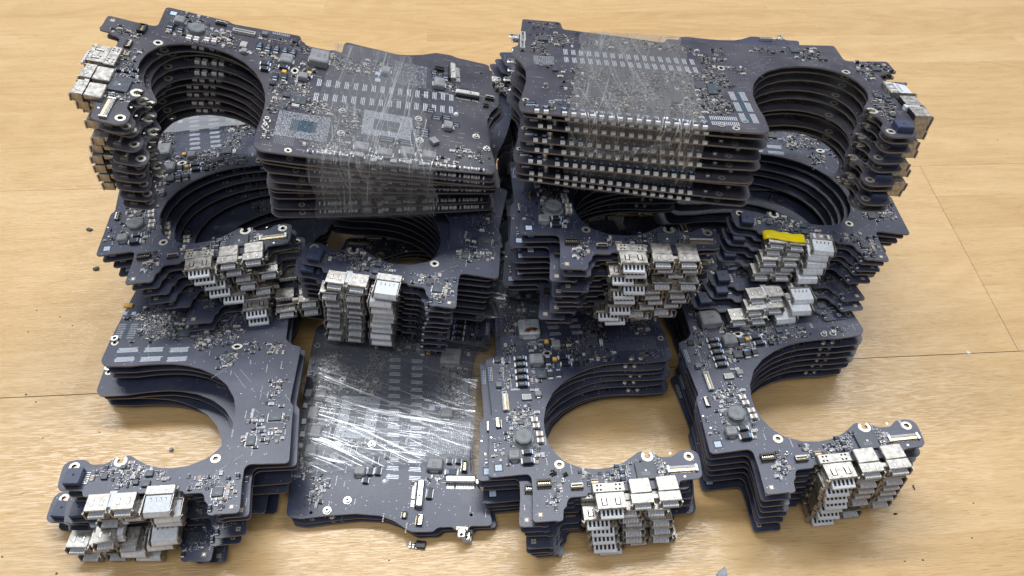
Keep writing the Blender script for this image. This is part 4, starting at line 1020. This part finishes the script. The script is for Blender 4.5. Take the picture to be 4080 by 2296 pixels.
# ------------------------------------------------------------------ stretch film round four of the piles
def film_band(name, mat, pa, pb, x0, x1, yt0, yt1, yb0, yb1, hl, hr, label, s=1, seed=0, bump=1.0, nu=110, nv=60, lift=2.0):
    """pa, pb: poses of the top and the lowest board it holds. u runs over the pile (down one side, across, down the other)."""
    A, Bm = pose_matrix(pa), pose_matrix(pb); V = []; F = []; UV = []
    W = x1 - x0; tot = hl + W + hr
    for i in range(nu + 1):
        d = tot * i / nu
        if d < hl: x, t, side = x0 - 1.0, 1 - d / max(hl, 1e-6), -1
        elif d <= hl + W: x, t, side = x0 + (d - hl), 0, 0
        else: x, t, side = x1 + 1.0, (d - hl - W) / max(hr, 1e-6), 1
        for j in range(nv + 1):
            v = j / nv
            fx = min(max((x - x0) / W, 0), 1)
            y0 = yt0 + (yb0 - yt0) * fx; y1 = yt1 + (yb1 - yt1) * fx
            wav = noise.noise(Vector((i * .09, seed, 0))) * 1.6
            y = y0 + (y1 - y0) * v + wav * (abs(v - .5) * 2) ** 3
            if side >= 0: x_s = x - .1 * (y - 115) * fx
            else: x_s = x
            n1 = noise.noise(Vector((x * .10 + seed, y * .10, d * .02))); n2 = noise.noise(Vector(((x + y * .5) * .12 + seed, (y - x * .4) * .55, 3)))
            n3 = abs(noise.noise(Vector(((x + y * .8) * .06, (y - x * .6) * .9, 7 + seed))))
            off = lift + bump * (n1 * .9 + n2 * .22 - n3 * .22)
            if side == 0:
                edge = min(x - x0, x1 - x); off *= min(1, .25 + edge / 5)
                P = A @ (Vector((s * x_s, y, off)) * MM)
            else:
                Pa = A @ (Vector((s * (x_s + side * (off * .35)), y, .3)) * MM); Pb = Bm @ (Vector((s * (x_s + side * (off * .35)), y, -1.6)) * MM)
                sag = 1 - .35 * math.sin(math.pi * t) * 0
                P = Pa.lerp(Pb, t * .94)
            V.append(P); UV.append((d / 100.0, y / 100.0))
    for i in range(nu):
        for j in range(nv):
            a = i * (nv + 1) + j; F.append((a, a + 1, a + nv + 2, a + nv + 1))
    c = sum(V, Vector()) / len(V); base = Vector((c.x, c.y, min(q.z for q in V)))
    me = bpy.data.meshes.new(name); me.from_pydata([tuple(q - base) for q in V], [], F)
    uvl = me.uv_layers.new(name='UVMap')
    for p in me.polygons:
        p.use_smooth = True
        for li in p.loop_indices: uvl.data[li].uv = UV[me.loops[li].vertex_index]
    me.materials.append(MATS[mat])
    o = bpy.data.objects.new(name, me); COL.objects.link(o); o.location = base
    o['label'] = label; o['category'] = 'stretch film'; o['group'] = 'stretch film wrapped round the piles'
    return o
PZ = POSES
film_band('stretch_film', 'film_shiny', PZ['L2'][0], PZ['L2'][-1], -30, 61, 74, 138, 66, 153, 9, 9, 'shiny creased clear film wrapped round the front boards beside the front left stack', 1, 1, .35, 130, 90)
film_band('stretch_film', 'film_shiny_cross', PZ['L2'][0], PZ['L2'][-1], -31, 62, 66, 134, 64, 150, 9, 9, 'inner cross-creased layer of clear film below the hanging silver ports', 1, 4, .4, 130, 80, 2.7)
film_band('stretch_film', 'film_milky', PZ['T1'][0], PZ['T1'][-1], -31, 64.6, 84, 126, 82, 143, 6, 34, 'milky creased film wrapped round the upper left pile', 1, 9, .35, 130, 60)
film_band('stretch_film', 'film_veil', PZ['T2'][0], PZ['T2'][-1], -36, 64.6, 83, 138, 88, 151, 6, 36, 'milky brownish film wrapped round the upper right pile', -1, 14, .4, 130, 60)
film_band('stretch_film', 'film_painted_glare', PZ['M1'][0], PZ['M1'][-1], -30, 64, 97, 150, 97, 150, 6, 10, 'clear film with a painted-in reflection on the board through the upper left fan opening', 1, 21, .6, 90, 50)
film_band('stretch_film', 'film_shiny', PZ['L3'][0], PZ['L3'][3], -33, 62, 92, 140, 92, 140, 12, 10, 'shiny film round the boards at the left edge under the centre ports, beside the gap', 1, 31, 1.2, 90, 50)

film_band('stretch_film', 'film_wisps', PZ['T1'][0], PZ['T1'][-1], -31.5, 65.2, 92, 114, 86, 142, 4, 35, 'outer layer of wispy film radiating over the upper left pile', 1, 41, .5, 120, 50, 2.6)
film_band('stretch_film', 'film_wisps', PZ['T2'][0], PZ['T2'][-1], -36.5, 65.2, 86, 134, 92, 146, 4, 30, 'outer layer of wispy film down the front of the upper right pile', -1, 51, .7, 120, 50, 2.6)

def film_fold():
    A, Bm = pose_matrix(PZ['T2'][0]), pose_matrix(PZ['T2'][-1]); V = []; F = []; UV = []
    path = [(150, .10), (148, .24), (142, .36), (134, .41), (126, .40), (119, .33), (112, .27), (105, .20), (101, .12)]
    n = 150; m_ = 9
    for i in range(n + 1):
        q = i / n * (len(path) - 1); k = min(int(q), len(path) - 2); f = q - k; f = f * f * (3 - 2 * f)
        y = path[k][0] * (1 - f) + path[k + 1][0] * f; t = path[k][1] * (1 - f) + path[k + 1][1] * f
        w = 3.4 * math.sin(math.pi * i / n) ** .5 + .3
        for j in range(m_ + 1):
            v = j / m_ - .5; nn = noise.noise(Vector((i * .23, j * .9, 3)))
            tt = t + v * w / 36 * (1 + .4 * nn); xo = 3.2 + 1.6 * nn + 1.3 * math.sin(j * 1.9 + i * .31) * (1 - abs(v))
            x = 64.9 - (y - 115) * .1 + xo
            Pa = A @ (Vector((-x, y, 0)) * MM); Pb = Bm @ (Vector((-x, y, 0)) * MM); V.append(Pa.lerp(Pb, tt)); UV.append((i / n, v * .1))
    for i in range(n):
        for j in range(m_):
            a = i * (m_ + 1) + j; F.append((a, a + 1, a + m_ + 2, a + m_ + 1))
    base = V[0].copy(); me = bpy.data.meshes.new('film_fold'); me.from_pydata([tuple(v - base) for v in V], [], F)
    uvl = me.uv_layers.new(name='UVMap')
    for p in me.polygons:
        p.use_smooth = True
        for li in p.loop_indices: uvl.data[li].uv = UV[me.loops[li].vertex_index]
    me.materials.append(MATS['film_rumpled'])
    o = bpy.data.objects.new('stretch_film', me); COL.objects.link(o); o.location = base
    o['label'] = 'rumpled loose fold of shiny film across the front of the upper right pile'; o['category'] = 'stretch film'; o['group'] = 'stretch film wrapped round the piles'
film_fold()

# ------------------------------------------------------------------ yellow tape across two sockets
def tape():
    A = pose_matrix(PZ['M4'][0]); V = []; F = []; n = 26
    for i in range(n + 1):
        t = i / n; x = 52.5 - 22.5 * t
        yc = -18.6 - 1.2 * t
        for (dy) in (3.3, 1.1, -1.1, -3.3):
            z = 2.75 + .22 * math.sin(t * 19 + dy) + (.25 if abs(dy) > 2 else 0)
            if t < .08: z -= (.08 - t) * 16
            V.append(tuple(A @ (Vector((-x, yc + dy + .3 * math.sin(t * 7), z)) * MM)))
    for i in range(n):
        for j in range(3):
            a = i * 4 + j; F.append((a, a + 1, a + 5, a + 4))
    b = Vector(V[0]); me = bpy.data.meshes.new('adhesive_tape'); me.from_pydata([tuple(Vector(v) - b) for v in V], [], F)
    for p in me.polygons: p.use_smooth = True
    me.materials.append(MATS['yellow_film'])
    o = bpy.data.objects.new('adhesive_tape', me); COL.objects.link(o); o.location = b
    sm = o.modifiers.new('s', 'SOLIDIFY'); sm.thickness = .00015
    o['label'] = 'strip of bright yellow see-through tape across the silver sockets on the right'; o['category'] = 'tape'
tape()

# ------------------------------------------------------------------ litter on the floor
def litter(name, x, y, w, l, h, mat, rot, label, cat, group=None, pts=5, seed=0):
    rng = random.Random(seed); me = MB(1); k = me.m(mat); ring = []
    for i in range(pts):
        a = rot + 2 * math.pi * (i + rng.uniform(-.25, .25)) / pts; r = rng.uniform(.75, 1.1)
        ring.append((w / 2 * r * math.cos(a), l / 2 * r * math.sin(a)))
    for (px, py) in ring: me.vert(px, py, 0)
    for (px, py) in ring: me.vert(px * .85, py * .85, h * rng.uniform(.7, 1.1))
    for i in range(pts):
        j = (i + 1) % pts; me.face([i, j, pts + j, pts + i], k)
    me.face([pts + i for i in range(pts)], k)
    o = bpy.data.objects.new(name, me.mesh(name)); COL.objects.link(o); o.location = (x * MM, y * MM, .00005)
    o['label'] = label; o['category'] = cat
    if group: o['group'] = group
    return o
litter('plastic_chip', -281, 39.2, 4.6, 4.2, 1.6, 'debris_dark', .3, 'upper of two larger dark grey fragments on the floor left of the boards', 'fragment', None, 4, 1)
litter('plastic_chip', -261.6, 3.2, 4.4, 3.4, 1.8, 'debris_dark', .8, 'lower of two larger dark grey fragments on the floor left of the boards', 'fragment', None, 5, 2)
litter('plastic_chip', -170.9, -123, 2.4, 2.6, 1.6, 'debris_grey', .2, 'small grey fragment on the floor inside the front left fan opening', 'fragment', None, 5, 3)
litter('paint_flake', 270, -39.3, 3.4, 3.0, .5, 'debris_white', .5, 'white flake on the floor far right beside the dark board joint', 'flake', None, 6, 4)
litter('plastic_shard', 102.2, -178.5, 7, 11, .8, 'debris_grey', 1.1, 'large grey blue shard at the bottom edge of the picture', 'fragment', None, 4, 5)
litter('metal_pin', 206.6, -129, 1.0, 3.2, .8, 'debris_dark', .3, 'small dark pin on the floor right of the front right ports', 'pin', None, 4, 6)
litter('metal_pin', 192.5, -143.9, 3.0, 1.2, .7, 'burnt', .3, 'tiny bent dark contact on the floor below right of the front right ports', 'pin', None, 4, 7)
spots = [(-282.4, -32.7), (-266.8, -36.8), (-279.8, -49), (-260.2, -92.3), (-200.8, -187.6), (-228.7, -180.9), (-252.8, -96.8), (-211.7, -114), (-239.1, -118.5), (-256.7, -43), (189, -167.8), (381.5, 181), (-52.3, -176.1), (225.7, -155), (233.9, -136.5), (197.8, -166.9), (282, -68.6), (229.5, -141.3)]
where = ['left of the front left stack, topmost of its cluster', 'left of the wrapped stack end, rightmost of its cluster', 'left edge, just below the upper cluster', 'on the dark board joint at left', 'beneath the front left ports', 'at the bottom left corner', 'just left of the dark joint at left',
         'inside the front left fan bay near the arm', 'left of the front left fan bay', 'left side, highest of all the specks', 'below the front right ports near the bottom edge', 'at the upper right, far from the boards', 'by the bottom edge, centre left', 'at lower right, middle of three',
         'at lower right, highest of three', 'at lower right, lowest of three', 'on the far right', 'right of the front right ports']
for i, (x, y) in enumerate(spots):
    wt = i >= 16
    litter('dirt_speck', x, y, 1.0 + .4 * (i in (1, 3, 4, 5)), .7 + .4 * (i in (3, 4, 11)), .3, 'debris_white' if wt else ('debris_dark' if i % 3 else 'burnt'), i, ('pale speck on the floor ' if wt else 'dark speck on the floor ') + where[i], 'speck', 'specks on the floor', 5, 20 + i)
mb = MB(1); mb.bevbox(1.6, 0, 0, 4.6, 3.6, 1.5, 'black_plastic', -.1, .25)
for i in range(3):
    for j in range(3): mb.box(-3.4 + i * 1.5, 1.0 - j * 1.1 - i * .2, .2 + .2 * (j % 2), .8, .6, .7, 'silver', .1)
mb.box(-1.8, -.2, 0, 3.6, 2.6, .5, 'black_plastic', -.1); mb.box(-4.6, .8, 0, 2.0, 1.6, .25, 'ceramic_tan', .4)
o = bpy.data.objects.new('broken_component', mb.mesh('broken_component')); COL.objects.link(o); o.location = (-.0400, -.1685, .0001)
o['label'] = 'broken black component with silver contacts lying on the floor at bottom centre'; o['category'] = 'component'
